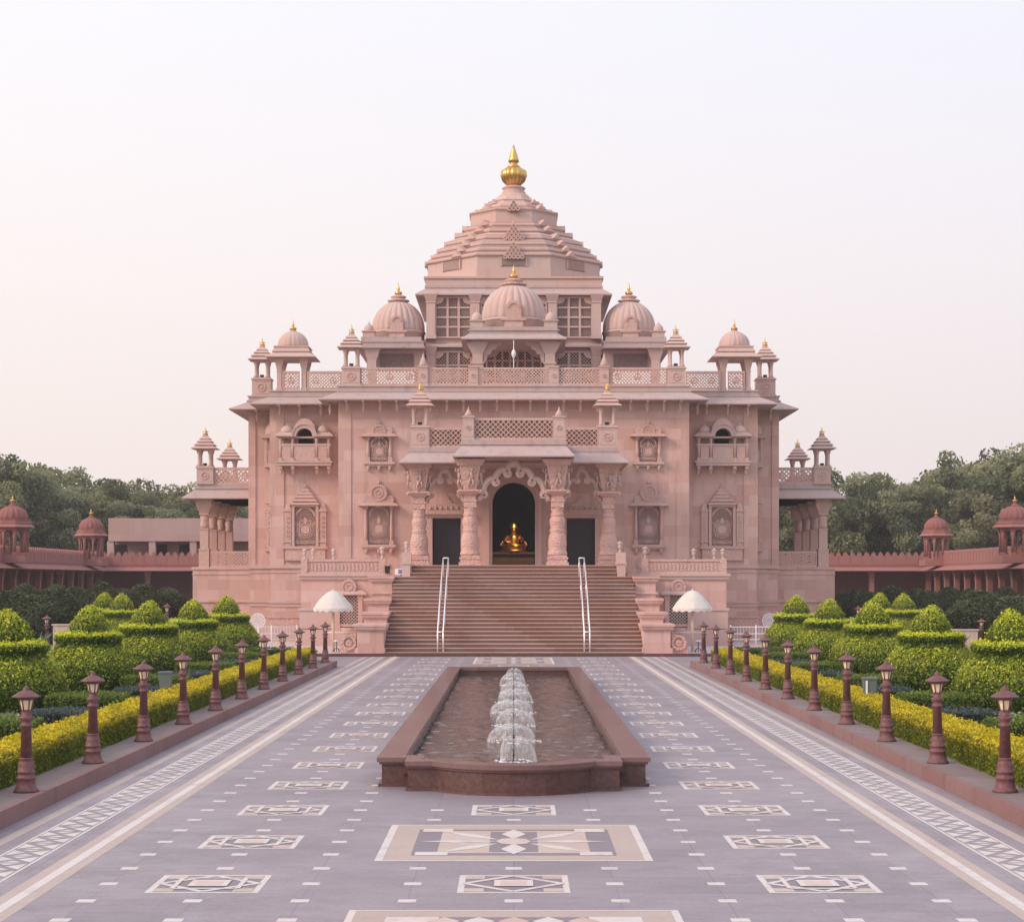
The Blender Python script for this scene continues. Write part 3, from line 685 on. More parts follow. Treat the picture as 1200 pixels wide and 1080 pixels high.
P(kal, 'finial', 'gold', spire)
for k in range(-2, 3):                                  # carved crests down the middle of the front face, little gables on the others
    R_4 = Matrix.Rotation(k*PI/4, 4, 'Z')
    def ornament(q): q.v = [tuple(R_4 @ Vector(v)+Vector((0, CY, 0))) for v in q.v]; P(q, 'crest_ornament', 'trim', spire)
    if k == 0:
        for (py0, hwid, kz_) in ((303, 100, .0510), (282, 80, .0516), (251, 52, .0527)):
            q = MB(); yb = -(hwid*kx)-.06; z = 3.5+(681-py0)*kz_; m_ = 5 if hwid > 60 else 3
            q.ext([(-.5, z), (.5, z), (.3, z+.4), (.06, z+.9), (-.06, z+.9), (-.3, z+.4)] if m_ == 5 else [(-.4, z), (.4, z), (.1, z+.5), (-.1, z+.5)], yb-.06, yb+.9)
            for row in range(m_):
                for c in range(m_-row):
                    cx = (c-(m_-row-1)/2)*.25; q.ring(cx, z+.1+row*.19, .055, .135, yb-.26, yb-.055, n=8)
            q.lathe([(.05, 0), (.1, .07), (.02, .2)], 8, 0, yb, z+(.95 if m_ == 5 else .5)); ornament(q)
    else:
        for i in range(6):
            a = hw[i]*kx; z = sz(ty[i]); cx = -.55 if k > 0 else .55
            ornament(MB().ext([(cx-.42, z), (cx+.42, z), (cx+.1, z+.24), (cx, z+.36), (cx-.1, z+.24)], -a-.14, -a+.5))
    for (py, a) in ((247.5, 44*kx), (241.5, 33*kx)):
        if k: ornament(MB().ext([(-.3, sz(py)), (.3, sz(py)), (.08, sz(py)+.2), (0, sz(py)+.3), (-.08, sz(py)+.2)], -a-.12, -a+.4))

# windows and niches on the bays -------------------------------------------
def carved_niche(cx, y, px_w, zb, zt, kind, z_top):
    """cx centre, opening half width px_w, opening from zb to zt, pediment up to z_top"""
    h = px_w; f = MB()
    f.box(cx-h, cx+h, y-.05, y-.02, zb, zt, 1)
    f.lattice(cx-h, cx+h, zb, zt, y-.075, .16, .028, .05)
    cz = (zb+zt)/2-.1*(zt-zb)
    f.disc(cx, cz, h*.42, y-.14, y-.06, 14); f.ring(cx, cz, h*.50, h*.60, y-.16, y-.06, n=16); f.ring(cx, cz, h*.72, h*.80, y-.12, y-.06, n=16)
    f.ext([(cx-h*.12, cz+h*.6), (cx+h*.12, cz+h*.6), (cx+h*.16, cz+h*.9), (cx, cz+h*1.2), (cx-h*.16, cz+h*.9)], y-.13, y-.06)
    for q in range(-2, 3):
        f.ring(cx+q*h*.36, zb+h*.22, h*.09, h*.17, y-.13, y-.06, n=8)
        if q: f.ring(cx+q*h*.4, cz+h*(.55+.2*(2-abs(q))), h*.07, h*.15, y-.12, y-.06, n=8)
    f.ring(cx, zt-h*.95, h*.82, h*.94, y-.11, y-.06, .1, PI-.1, n=14)
    root = P(f, 'window', ['trim', 'void'])
    r = MB()
    if kind != 'shrine':
        ph = h+.22
        for s in (-1, 1):
            r.cb(cx+s*(h+.12), y-.12, zb-.05, .24, .24, .25); r.lathe([(.10, 0), (.09, (zt-zb)*.3), (.12, (zt-zb)*.42), (.08, (zt-zb)*.55), (.08, (zt-zb)*.85), (.12, (zt-zb)*.93)], 8, cx+s*(h+.12), y-.12, zb)
            r.cb(cx+s*(h+.12), y-.12, zt-.14, .26, .26, .14)
        r.box(cx-ph-.15, cx+ph+.15, y-.3, y, zb-.2, zb-.05).box(cx-ph-.05, cx+ph+.05, y-.22, y, zb-.3, zb-.2)
        for s in (-1, 0, 1): r.lathe([(.02, -.3), (.07, -.24), (.1, -.1), (.12, 0)], 8, cx+s*(ph-.05)*.9, y-.12, zb-.3)
        r.frus((cx-ph-.3, cx+ph+.3, y-.5, y), zt+.05, (cx-ph-.1, cx+ph+.1, y-.2, y), zt+.18); r.box(cx-ph-.3, cx+ph+.3, y-.5, y, zt, zt+.05)
        rr = min(ph*.62, (z_top-zt-.3)*.62); zc = z_top-.25-rr
        r.box(cx-ph, cx+ph, y-.18, y, zt+.18, zt+.30)
        r.disc(cx, zc, rr, y-.16, y-.0, 24); r.ring(cx, zc, rr*.74, rr*.9, y-.22, y-.15, n=18); r.ring(cx, zc, rr*.34, rr*.5, y-.2, y-.15, n=12); r.disc(cx, zc, rr*.2, y-.2, y-.15, 8)
        for s in (-1, 1):
            pts = [(cx+s*(ph+.05), zt+.3), (cx+s*(ph-.02), zt+.55), (cx+s*rr*.95, zt+.62), (cx+s*rr*.6, zc+rr*.5), (cx+s*.2, zt+.3)]
            r.ext(pts if s > 0 else pts[::-1], y-.12, y)
        r.lathe([(.05, 0), (.09, .08), (.04, .16), (.01, .28)], 8, cx, y-.09, zc+rr)
    else:
        wf = h+.16
        for s in (-1, 1):
            X0, X1 = sorted((cx+s*h, cx+s*wf)); r.box(X0, X1, y-.22, y, zb-.1, zt+.12)
            X0, X1 = sorted((cx+s*(wf+.04), cx+s*(wf+.42))); r.box(X0, X1, y-.16, y, zb-.1, zt-.25); r.box(X0-.05, X1+.05, y-.22, y, zt-.25, zt-.15); r.frus((X0, X1, y-.18, y), zt-.15, (X0+.1, X1-.1, y-.1, y), zt+.22)
            r.box(X0-.06, X1+.06, y-.22, y, zb+.12, zb+.2)
            for q in range(5): r.ring((X0+X1)/2, zb+.5+q*.26, .04, .09, y-.2, y-.15, n=8)
        r.box(cx-h, cx+h, y-.22, y, zt, zt+.12)
        zz = zt+.12; a = wf+.08; st = (z_top-.18-zz)/5
        for q in range(5):
            r.frus((cx-a, cx+a, y-.34+q*.03, y), zz, (cx-a+.16, cx+a-.16, y-.2, y), zz+st*.8); r.box(cx-a+.1, cx+a-.1, y-.24, y, zz+st*.8, zz+st); zz += st; a -= wf*.19
        r.lathe([(.08, 0), (.1, .05), (.02, .2)], 8, cx, y-.12, zz)
        r.box(cx-wf-.5, cx+wf+.5, y-.3, y, zb-.24, zb-.1).box(cx-wf-.38, cx+wf+.38, y-.22, y, zb-.9, zb-.24)
    P(r, 'frame', 'trim', root)
    return root
for sx in (-1, 1):
    Y1 = 104.5; Y2 = 106.7; q1 = Y1/F; q2 = Y2/F
    c = sx*158.0*q1
    carved_niche(c, Y1, 12.5*q1, PZ(637, Y1), PZ(593, Y1), 'arch', PZ(562, Y1))
    carved_niche(sx*157.5*q1, Y1, 10.5*q1, PZ(540, Y1), PZ(512, Y1), 'arch', PZ(492, Y1))
    carved_niche(sx*244*q2, Y2, 12.5*q2, PZ(638, Y2), PZ(594, Y2), 'shrine', PZ(567, Y2))
# balconies with arched opening on the side bays
def balcony(cx, y, half=False):
    f = MB(); zb = PZ(546, y); zt = PZ(513, y); dp = .75; zo = PZ(523, y)
    k = y/F
    xs = [-29.5*k, -15.3*k, 11*k+.22, 25*k+.2]; xs = [-1.36, -.68, .68, 1.36]
    f.box(cx-1.5, cx+1.5, y-dp-.08, y, zb-.02, zb+.14).box(cx-1.58, cx+1.58, y-dp-.14, y, zb+.14, zb+.24)
    f.box(cx-1.48, cx+1.48, y-dp, y-dp+.1, zo-.02, zo+.1)
    for x in xs:
        f.cb(cx+x, y-dp+.06, zb+.24, .2, .2, .18); f.lathe([(.08, 0), (.07, .5), (.1, .6), (.075, .7), (.075, 1.0), (.13, 1.14)], 8, cx+x, y-dp+.06, zb+.38)
        f.lathe([(.03, -.5), (.1, -.44), (.07, -.38), (.12, -.28), (.12, 0)], 8, cx+x, y-dp*.6, zb)
        f.ext([(cx+x-.09, zb-.2), (cx+x+.09, zb-.2), (cx+x+.09, zb), (cx+x-.09, zb)], y-dp, y)
    f.box(cx-1.45, cx+1.45, y-dp, y, zt-.06, zt+.02)
    root = P(f, 'balcony', 'smooth')
    g_ = MB()
    for i in range(3): g_.box(cx+xs[i]+.1, cx+xs[i+1]-.1, y-dp+.02, y-dp+.06, zb+.26, zo-.04)
    P(g_, 'railing_panel', 'trim', root)
    rf = MB()
    for s in (-1, 1):
        X0, X1 = sorted((cx+s*1.62, cx+s*.62)); rf.box(X0, X1, y-dp-.25, y, zt+.02, zt+.08).frus((X0, X1, y-dp-.25, y), zt+.08, (X0+(.2 if s < 0 else 0), X1-(.2 if s > 0 else 0), y-dp, y), zt+.26)
        rf.lathe(dome_prof(.38, .42, 9), 24, cx+s*1.02, y-.38, zt+.26, rib=(12, .06)); rf.lathe([(.05, 0), (.06, .05), (.01, .16)], 8, cx+s*1.02, y-.38, zt+.67)
    r0 = .46; zc = zt+.02
    rf.ring(cx, zc, r0, r0+.20, y-dp-.2, y, 0, PI, 20); rf.ring(cx, zc, r0+.20, r0+.27, y-dp-.26, y-dp+.1, -.05, PI+.05, 20)
    pts = [(cx+.72, zc), (cx+.66, zc+.5), (cx+.3, zc+.95), (cx+.06, zc+1.12), (cx, zc+1.25), (cx-.06, zc+1.12), (cx-.3, zc+.95), (cx-.66, zc+.5), (cx-.72, zc)]
    ar = [(cx-r0*math.cos(a), zc+r0*math.sin(a)) for a in np.linspace(0, PI, 12)]
    for i in range(11):
        a, b_ = ar[i], ar[i+1]; sc_ = 1.0
        def outp(p): 
            t = math.atan2(p[1]-zc, p[0]-cx); R_ = .70+.30*max(0, math.sin(t))**3; return (cx+R_*math.cos(t), zc+R_*math.sin(t)*1.05)
        rf.ext([a, outp(a), outp(b_), b_], y-dp+.1, y)
    P(rf, 'roof', 'smooth', root)
    P(MB().ext([(cx-.42, zo), (cx+.42, zo), (cx+.42, zt+.1)]+[(cx+.42*math.cos(a), zt+.1+.4*math.sin(a)) for a in np.linspace(0.1, PI-.1, 10)]+[(cx-.42, zt+.1)], y-.012, y-.006), 'opening', 'void', root)  # flat sheet painted dark where the arch is in shade
    P(MB().box(cx-1.25, cx-.6, y-.02, y-.008, zo, zt-.05).box(cx+.6, cx+1.25, y-.02, y-.008, zo, zt-.05), 'shutter', 'trim', root)
for sx in (-1, 1): balcony(sx*243.5*106.7/F, 106.7)
# slim half balcony and pilaster strip seen in the inner corner of the third bay
for sx in (-1, 1):
    y = 109.5; f = MB(); X0, X1 = sorted((sx*13.82, sx*14.5))
    f.box(X0, X1, y-.55, y, PZ(548, y), PZ(543, y)); f.cb(sx*14.4, y-.45, PZ(543, y), .14, .14, 1.6); f.box(X0, X1, y-.5, y-.42, PZ(532, y), PZ(529, y)).box(X0, X1, y-.48, y-.44, PZ(543, y), PZ(532, y))
    f.box(*sorted((sx*13.82, sx*14.65)), y-.65, y, PZ(514, y), PZ(511, y)); f.lathe(dome_prof(.5, .85, 9), 24, sx*14.0, y-.1, PZ(511, y), rib=(12, .05))
    P(f, 'corner_balcony', 'smooth')
    f = MB(); f.box(*sorted((sx*13.95, sx*14.5)), y-.16, y, PZ(640, y), PZ(590, y)); f.frus((X0, X1, y-.2, y), PZ(590, y), (X0+.2, X1-.2, y-.1, y), PZ(578, y)); f.box(X0, X1+.0, y-.22, y, PZ(646, y), PZ(640, y))
    for q in range(7): f.ring(sx*14.22, PZ(636, y)+q*.3, .05, .11, y-.2, y-.15, n=8)
    P(f, 'corner_relief', 'carved')

# front porch ---------------------------------------------------------------
Z0 = 4.34
P(MB().box(-6.9, 6.9, 97.2, 104.5, 0, 3.75).box(-5.75, 5.75, 97.2, 104.5, 3.75, Z0-.001).box(-5.85, 5.85, 97.1, 104.4, Z0-.08, Z0-.002), 'porch_base', 'smooth')
def column(name='column'):
    c = MB()
    c.cb(0, 0, 0, 1.16, 1.16, .16).cb(0, 0, .16, 1.02, 1.02, .16).cb(0, 0, .32, 1.10, 1.10, .10).cb(0, 0, .42, .98, .98, .10)
    c.lathe([(.52,.52),(.54,.62),(.50,.70),(.46,.80),(.48,.95),(.50,1.15),(.47,1.4),(.42,1.62),(.36,1.72),(.42,1.8),(.40,1.86),(.35,1.95),(.40,2.15),(.42,2.35),(.36,2.5),(.32,2.56),(.38,2.62),(.33,2.7),(.31,2.85),(.36,2.95),(.30,3.02)], 24, rib=(12, .08))
    c.cb(0, 0, 3.02, .66, .66, .3).cb(0, 0, 3.32, .74, .74, .08).cb(0, 0, 3.40, .62, .62, .25)
    r = c.build(name, 'carved', T, at=(0,104.5,0))
    k = MB().frus((-.36,.36,-.36,.36), 3.65, (-.58,.58,-.58,.58), 3.85).cb(0, 0, 3.85, 1.2, 1.2, .08)
    k.frus((-.34,.34,-.34,.34), 3.93, (-.56,.56,-.56,.56), 5.2); k.cb(0, 0, 5.2, 1.35, 1.35, .12); k.frus((-.7,.7,-.7,.7), 5.32, (-.8,.8,-.8,.8), 5.5)
    for sx in (-1, 1): k.lathe([(.05,0),(.13,.06),(.13,.14),(.05,.2)], 10, sx*.55, -.45, 3.72)
    k.build('capital', 'carved', r, at=WL[r.name])
    fg = MB()                                           # dancing figures leaning under the roof
    def figure(px, py, s, dirx):
        def q(x, z): return (px+x*s*dirx+ (z/1.2)*.14*dirx*(1 if abs(dirx) else 0), py-(z/1.2)*.22, 3.95+z)
        fg.tube([q(0,.52), q(.03,.66), q(-.02,.78), q(0,.90)], [.085, .065, .09, .05], 8)
        fg.tube([q(0,.93), q(0,1.0), q(0,1.08)], [.05, .072, .03], 8)
        fg.tube([q(-.04,.52), q(-.11,.28), q(-.04,.02)], [.07, .05, .03], 7); fg.tube([q(.05,.52), q(.14,.30), q(.02,.14)], [.07, .05, .03], 7)
        fg.tube([q(-.08,.86), q(-.2,.72), q(-.12,.58)], [.04,.032,.022], 6); fg.tube([q(.08,.86), q(.2,.98), q(.12,1.12)], [.04,.032,.022], 6)
    figure(0, -.42, 1.15, 1); figure(-.48, -.12, .9, -1); figure(.48, -.12, .9, 1)
    fg.build('bracket_figure', 'smooth', r, at=WL[r.name])
    return r
cols = repeat(column(), [(-2.28, 98.1, Z0), (2.28, 98.1, Z0), (-5.05, 100.4, Z0), (5.05, 100.4, Z0)], T)
# scalloped torana arches between the columns
def torana(x0, x1, y, z0, z1, n, amp, th):
    mb = MB(); c = (x0+x1)/2; hwid = (x1-x0)/2
    for s in (-1, 1):
        pts = []; N_ = 90
        for i in range(N_+1):
            u = i/N_; ph = u*n*2*PI
            bx = hwid*(1-u); bz = z0+(z1-z0)*(u**.55)
            pts.append((c+s*(bx+amp*.75*math.sin(ph*1.0+PI)), y, bz+amp*math.cos(ph)-amp))
        mb.tube(pts, th, 10); mb.tube([(p[0], y-th*.8, p[2]) for p in pts], th*.45, 6)
        for k in range(n):
            i = int((k+.5)/n*N_); p = pts[i]; mb.disc(p[0]+s*.02, p[2]+th*.2, th*1.25, y-.15, y+.15, 16); mb.disc(p[0]+s*.02, p[2]+th*.2, th*.55, y-.2, y+.1, 10)
    mb.disc(c, z1-.02, th*1.35, y-.16, y+.16, 16)
    P(mb, 'scalloped_arch', 'smooth')
torana(-1.86, 1.86, 98.1, 7.7, 9.72, 3, .22, .18)
for sx in (-1, 1): torana(*sorted((sx*4.68, sx*2.62)), 100.4, 7.7, 9.5, 2, .19, .15)
# beams, ceiling, eaves, parapets of the porch
rf = MB().box(-5.55, 5.55, 99.9, 104.5, 9.84, 10.35).box(-2.75, 2.75, 97.6, 99.9, 9.84, 10.55).box(-2.75, 2.75, 99.9, 104.5, 10.35, 10.55)
P(rf, 'porch_roof', 'roof')
e = MB(); e.box(-6.08, 6.08, 99.0, 104.45, 9.74, 9.80).frus((-6.08, 6.08, 99.0, 104.45), 9.80, (-5.5, 5.5, 99.85, 104.45), 10.36).box(-5.6, 5.6, 99.8, 104.45, 10.36, 10.46).box(-5.52, 5.52, 99.88, 104.45, 10.46, 10.62); P(e, 'eave', 'roof')
e = MB(); e.box(-3.14, 3.14, 96.7, 101.6, 9.92, 9.99).frus((-3.14, 3.14, 96.7, 101.6), 9.99, (-2.68, 2.68, 97.55, 101.6), 10.58).box(-2.76, 2.76, 97.45, 101.6, 10.58, 10.68).box(-2.66, 2.66, 97.55, 101.6, 10.68, 10.86); P(e, 'eave', 'roof')
for sx in (-1, 1):
    e = MB(); pier(e, sx*2.36, 97.6, 10.86, 12.1, .55, .5); e.lathe([(.18,0),(.22,.06),(.1,.26),(.04,.36),(.015,.5)], 10, sx*2.36, 97.85, 12.1); P(e, 'parapet_pier', ['smooth', 'trim'])
    e = MB(); pier(e, sx*5.0, 99.95, 10.62, 11.76, .98, .98); P(e, 'parapet_pier', ['smooth', 'trim'])
jali_panel(-2.08, 2.08, 10.86, 12.0, 97.75, rings=False)
for sx in (-1, 1): jali_panel(*sorted((sx*2.75, sx*4.5)), 10.62, 11.68, 100.05, rings=False)
# arch frame and door frames
af = MB()
for (r0, r1, y0) in ((1.19, 1.36, 104.36), (1.36, 1.56, 104.24), (1.56, 1.78, 104.40)):
    for s in (-1, 1): af.box(*sorted((s*r0, s*r1)), y0, 104.5, Z0, 7.81)
    af.ring(0, 7.81, r0, r1, y0, 104.5, 0, PI, 28)
P(af, 'arch_frame', 'smooth')
for sx in (-1, 1):
    d = MB(); c = sx*3.72
    for s in (-1, 1): X0, X1 = sorted((c+s*.80, c+s*1.02)); d.box(X0, X1, 104.32, 104.5, Z0, 7.05); X0, X1 = sorted((c+s*1.02, c+s*1.14)); d.box(X0, X1, 104.4, 104.5, Z0, 7.05)
    d.box(c-1.16, c+1.16, 104.28, 104.5, 7.05, 7.22).box(c-1.26, c+1.26, 104.1, 104.5, 7.22, 7.32).box(c-1.1, c+1.1, 104.34, 104.5, 7.32, 7.5)
    pts = [(c-1.0, 7.5), (c+1.0, 7.5), (c+.7, 7.72), (c+.3, 7.86), (c, 8.3), (c-.3, 7.86), (c-.7, 7.72)]; d.ext(pts, 104.38, 104.5)
    for q in range(-3, 4): d.lathe([(.07, 0), (.1, .06), (.03, .14), (.01, .22)], 8, c+q*.3, 104.35, 7.5)
    P(d, 'door_frame', 'trim')
    P(MB().box(c-.76, c+.76, 104.8, 104.86, Z0+.03, 6.98).box(c-.03, c+.03, 104.77, 104.8, Z0+.03, 6.98), 'door', plain('dark_door', (.014, .012, .02), .5, var=.2))
# stairs
st = MB(); nst = 20; rise = 3.76/nst; tr = .38
for i in range(nst):
    y0 = 88.0+i*tr; z = (i+1)*rise; hx = 6.08
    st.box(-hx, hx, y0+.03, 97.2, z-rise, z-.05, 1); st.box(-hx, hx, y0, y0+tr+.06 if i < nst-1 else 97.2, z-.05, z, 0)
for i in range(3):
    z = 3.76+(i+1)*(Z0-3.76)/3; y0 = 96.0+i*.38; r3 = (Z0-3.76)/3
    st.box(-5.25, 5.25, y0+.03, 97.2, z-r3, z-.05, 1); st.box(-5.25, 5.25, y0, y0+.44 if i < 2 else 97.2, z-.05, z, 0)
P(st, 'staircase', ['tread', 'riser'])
P(MB().box(-6.08, 6.08, 87.66, 87.98, 0, .15), 'bottom_step', 'basin')
# stepped flanking walls
for sx in (-1, 1):
    f = MB()
    for i, (y0, y1, zt, xo) in enumerate(((88, 90.2, PZ(731, 88), 7.35), (90.2, 92.4, PZ(717, 90.2), 7.2), (92.4, 94.8, PZ(701, 92.4), 7.2), (94.8, 99.5, PZ(675, 95.5), 7.2))):
        zl = 0
        a, b_ = 6.10+.012*i, xo-.01*i
        f.box(*sorted((sx*a, sx*b_)), y0+.01, y1, 0, zt-.32)
        for (dz0, dz1, o_) in ((-.32, -.24, .06), (-.24, -.12, .14), (-.12, 0, .20)):
            f.box(*sorted((sx*(a-o_*.6), sx*(b_+o_))), y0-o_, y1+.0, zt+dz0, zt+dz1)
        f.box(*sorted((sx*(a-.06), sx*(b_+.1))), y0-.08, y1-.02, zt-.9 if i else 0.0, zt-.80 if i else .38)
    P(f, 'stair_wall', 'wall')
    v = MB()                                            # carved scroll at the foot
    v.ring(sx*7.75, .62, .0+.02, .16, 88.15, 88.55, n=16); v.ring(sx*7.75, .62, .24, .36, 88.1, 88.6, n=20)
    pts = [(sx*7.4, .1), (sx*8.2, .1), (sx*8.15, .5), (sx*7.95, .9), (sx*7.6, 1.05), (sx*7.4, 1.15)]; v.ext(pts if sx > 0 else pts[::-1], 88.2, 88.5)
    P(v, 'scroll_block', 'carved')
    # terrace wings
    w_ = MB(); YW = 99.5; X0, X1 = 7.2, 11.27
    w_.box(*sorted((sx*X0, sx*X1)), YW, 104.5, 0, 3.55); w_.box(*sorted((sx*6.1, sx*X0)), YW, 104.5, 0, 3.55)
    P(w_, 'terrace_wall', 'wall')
    c_ = MB()
    for (z0, z1, o_) in ((3.55, 3.62, .05), (3.62, 3.78, .12), (3.78, 3.92, .20)): c_.box(*sorted((sx*6.0, sx*(X1+o_))), YW-o_, 104.5, z0, z1)
    c_.box(*sorted((sx*9.45, sx*(X1+.14))), YW-.14, YW, 1.95, 2.10).box(*sorted((sx*9.45, sx*(X1+.08))), YW-.08, YW, 1.0, 1.95).box(*sorted((sx*7.3, sx*(X1+.3))), YW-.35, YW-.0, .1, .95)
    P(c_, 'terrace_moulding', 'smooth')
    b_ = MB(); b_.box(*sorted((sx*6.85, sx*11.2)), YW-.06, YW+.2, 3.92, 4.02).box(*sorted((sx*6.85, sx*11.2)), YW, YW+.16, 4.02, 4.55).box(*sorted((sx*6.85, sx*11.25)), YW-.06, YW+.22, 4.55, 4.68)
    for x in np.arange(7.1, 11.1, .2): b_.ext([(sx*x-.05, 4.08), (sx*x+.05, 4.08), (sx*x+.05, 4.4), (sx*x, 4.5), (sx*x-.05, 4.4)], YW-.04, YW)
    for x in (6.95, 11.1): b_.cb(sx*x, YW+.08, 3.92, .34, .4, .80)
    P(b_, 'terrace_balustrade', 'trim')
    # lattice window of the wing
    cx = sx*8.72; q = MB(); z0, z1 = 1.25, 2.72
    q.box(cx-.47, cx+.47, YW-.04, YW-.01, z0, z1, 1); q.lattice(cx-.47, cx+.47, z0, z1, YW-.09, .17, .036, .05)
    rt = P(q, 'window', ['smooth', 'void'])
    q = MB()
    for s in (-1, 1): q.cb(cx+s*.60, YW-.12, .95, .24, .24, 1.85); q.cb(cx+s*.60, YW-.12, 2.55, .3, .3, .2); q.cb(cx+s*.60, YW-.12, .95, .3, .3, .25)
    q.box(cx-.48, cx+.48, YW-.2, YW, 1.1, 1.25).lathe([(.05,.35),(.3,.55),(.42,.85),(.5,1.05)], 20, cx, YW-.05)
    q.box(cx-.95, cx+.95, YW-.4, YW, 2.78, 2.86).frus((cx-.95, cx+.95, YW-.4, YW), 2.86, (cx-.75, cx+.75, YW-.15, YW), 3.02)
    q.disc(cx, 3.2, .42, YW-.2, YW, 24); q.ring(cx, 3.2, .3, .38, YW-.26, YW-.19, n=18); q.ring(cx, 3.2, .12, .2, YW-.25, YW-.19, n=12)
    P(q, 'frame', 'trim', rt)
    # pedestal blocks ending the top steps
    P(MB().cb(sx*5.5, 96.3, 3.76, .42, .7, .62).cb(sx*5.5, 96.3, 4.38, .55, .8, .10), 'step_pedestal', 'smooth'); P(MB().cb(sx*5.62, 98.6, Z0, .5, .6, .68), 'step_pedestal', 'smooth')
# side porches -----------------------------------------------------------
for sx in (-1, 1):
    q = MB(); ya, yb = 112.0, 122.4
    q.box(*sorted((sx*15.4, sx*19.15)), ya, yb, 0, 4.2)
    for (z0, z1, o_) in ((4.2, 4.36, .06), (2.26, 2.34, .1), (1.42, 1.5, .2), (0, .95, .3), (3.9, 3.97, .04)): q.box(*sorted((sx*15.45, sx*(19.15+o_))), ya-o_, yb, z0, z1)
    P(q, 'side_porch_base', 'wall')
    pc = MB()
    pc.cb(0, 0, 0, .62, .62, 1.0).cb(0, 0, 1.0, .68, .68, .08).cb(0, 0, 1.08, .5, .5, 1.15).cb(0, 0, 2.23, .56, .56, .08)
    pc.lathe([(.27,2.31),(.29,2.5),(.25,2.75),(.29,2.95),(.24,3.1)], 14, rib=(8, .06)); pc.cb(0, 0, 3.1, .58, .58, .12); pc.frus((-.26,.26,-.26,.26), 3.22, (-.5,.5,-.45,.45), 3.75); pc.cb(0, 0, 3.75, .9, .9, .3)
    pcol = pc.build('side_porch_column', 'trim', T, at=(0,104.5,0))
    repeat(pcol, [(sx*18.5, 112.4, 4.36), (sx*18.5, 115.6, 4.36), (sx*18.5, 118.8, 4.36), (sx*18.5, 122.0, 4.36)], T)
    jali_panel(*sorted((sx*15.45, sx*18.1)), 4.36, 5.3, 112.05, rings=True)
    q = MB(); X0, X1 = sorted((sx*15.4, sx*19.0))
    q.box(X0, X1, ya, yb, 8.4, 8.75); P(q, 'side_porch_roof', 'roof')
    q = MB(); o_ = .75; a = (15.4*sx, sx*(18.95+o_)); a = tuple(sorted(a)); bb = tuple(sorted((15.4*sx, sx*18.95)))
    q.box(a[0], a[1], ya-.75, yb+.7, 8.40, 8.46).frus((a[0], a[1], ya-.75, yb+.7), 8.46, (bb[0], bb[1], ya, yb), 9.0)
    q.box(*sorted((15.4*sx, sx*19.05)), ya-.1, yb, 9.0, 9.1).box(*sorted((15.4*sx, sx*18.92)), ya+.02, yb, 9.1, 9.3); P(q, 'eave', 'roof')
    for yy_ in (111.95, 121.5): q = MB(); pier(q, sx*18.42, yy_, 9.3, 10.32, .98, .98); P(q, 'parapet_pier', ['smooth', 'trim'])
    jali_panel(*sorted((sx*15.45, sx*17.93)), 9.3, 10.3, 112.1, pitch=.26, w=.08)
    q = MB().box(*sorted((sx*18.75, sx*18.9)), 113, 121.5, 9.3, 10.28); P(q, 'parapet_panel', 'trim')
# ------------------------------------------------------------------ things on and by the temple
def urn(px, py_base, Y, z, lab, s=1.0):
    u = MB().lathe([(.11,0),(.12,.04),(.06,.10),(.05,.2),(.10,.26),(.14,.36),(.11,.44),(.13,.5),(.19,.58),(.17,.62),(.05,.66),(.03,.72)], 16)
    o = u.build('urn', 'inb', None, at=(PXX(px, Y), Y, z)); o.scale = (s,)*3
    tag(o, lab, 'urn', 'stone urns on the terraces')
for sd_, sx in (('left', -1), ('right', 1)):
    pxs = (448, 391, 367, 357) if sx < 0 else (756, 813, 837, 847)
    for p_, w_ in zip(pxs, ('nearest the stairs', 'second from the stairs', 'third from the stairs', 'farthest from the stairs, at the corner')):
        urn(p_, 655, 99.6, 4.685 if p_ not in (448, 756) else 4.72, f'cream stone urn on the {sd_} terrace balustrade, {w_}', .92 if p_ in (448, 756) else .8)
    urn(476.5 if sx < 0 else 726.5, 0, 98.6, 5.02, f'cream stone urn on the pedestal beside the {sd_} outer porch column', .85)
# handrails
for sd_, sx in (('left', -1), ('right', 1)):
    H = empty('handrail', (sx*3.45, 88.3, 0)); tag(H, f'stainless steel double handrail on the {sd_} side of the stairs', 'handrail', 'handrails on the temple stairs')
    def sz_(y): return max(0, min(3.76, (y-88.0)/.38*rise+rise))
    for s in (-.13, .13):
        x = sx*3.45+s
        pts = [(88.3, .95), (88.3, 1.10), (90.9, sz_(90.9)+.92), (91.2, sz_(91.2)+1.0), (93.3, sz_(93.3)+.92), (93.6, sz_(93.6)+1.0), (95.5, sz_(95.5)+.93)]
        pts = [(88.3, 0), (88.3, 1.12)]+pts[2:]
        MB().tube([(x, y, z) for y, z in pts], .035, 8).build('rail', 'steel', H)
        for y in (90.5, 93.0, 95.5):
            zt = {90.5: sz_(90.5)+.9, 93.0: sz_(93.0)+.88, 95.5: sz_(95.5)+.93}[y]
            MB().tube([(x, y, sz_(y)-.01), (x, y, zt)], .026, 8).build('post', 'steel', H)
    MB().tube([(sx*3.45-.13, 95.5, 4.69), (sx*3.45+.13, 95.5, 4.69)], .035, 8).tube([(sx*3.45-.13, 88.3, 1.12), (sx*3.45+.13, 88.3, 1.12)], .03, 8).build('cross_bar', 'steel', H)
# flagpole with ball
fl = MB().tube([(0, 105.2, 14.2), (0, 105.2, 17.0)], [.03, .02], 8).lathe([(.02,15.95),(.08,16.05),(.13,16.2),(.13,16.3),(.08,16.42),(.03,16.5)], 12, 0, 105.2)
tag(fl.build('flagpole', 'white'), 'slim white pole with a ball standing at the middle of the roof parapet', 'pole')
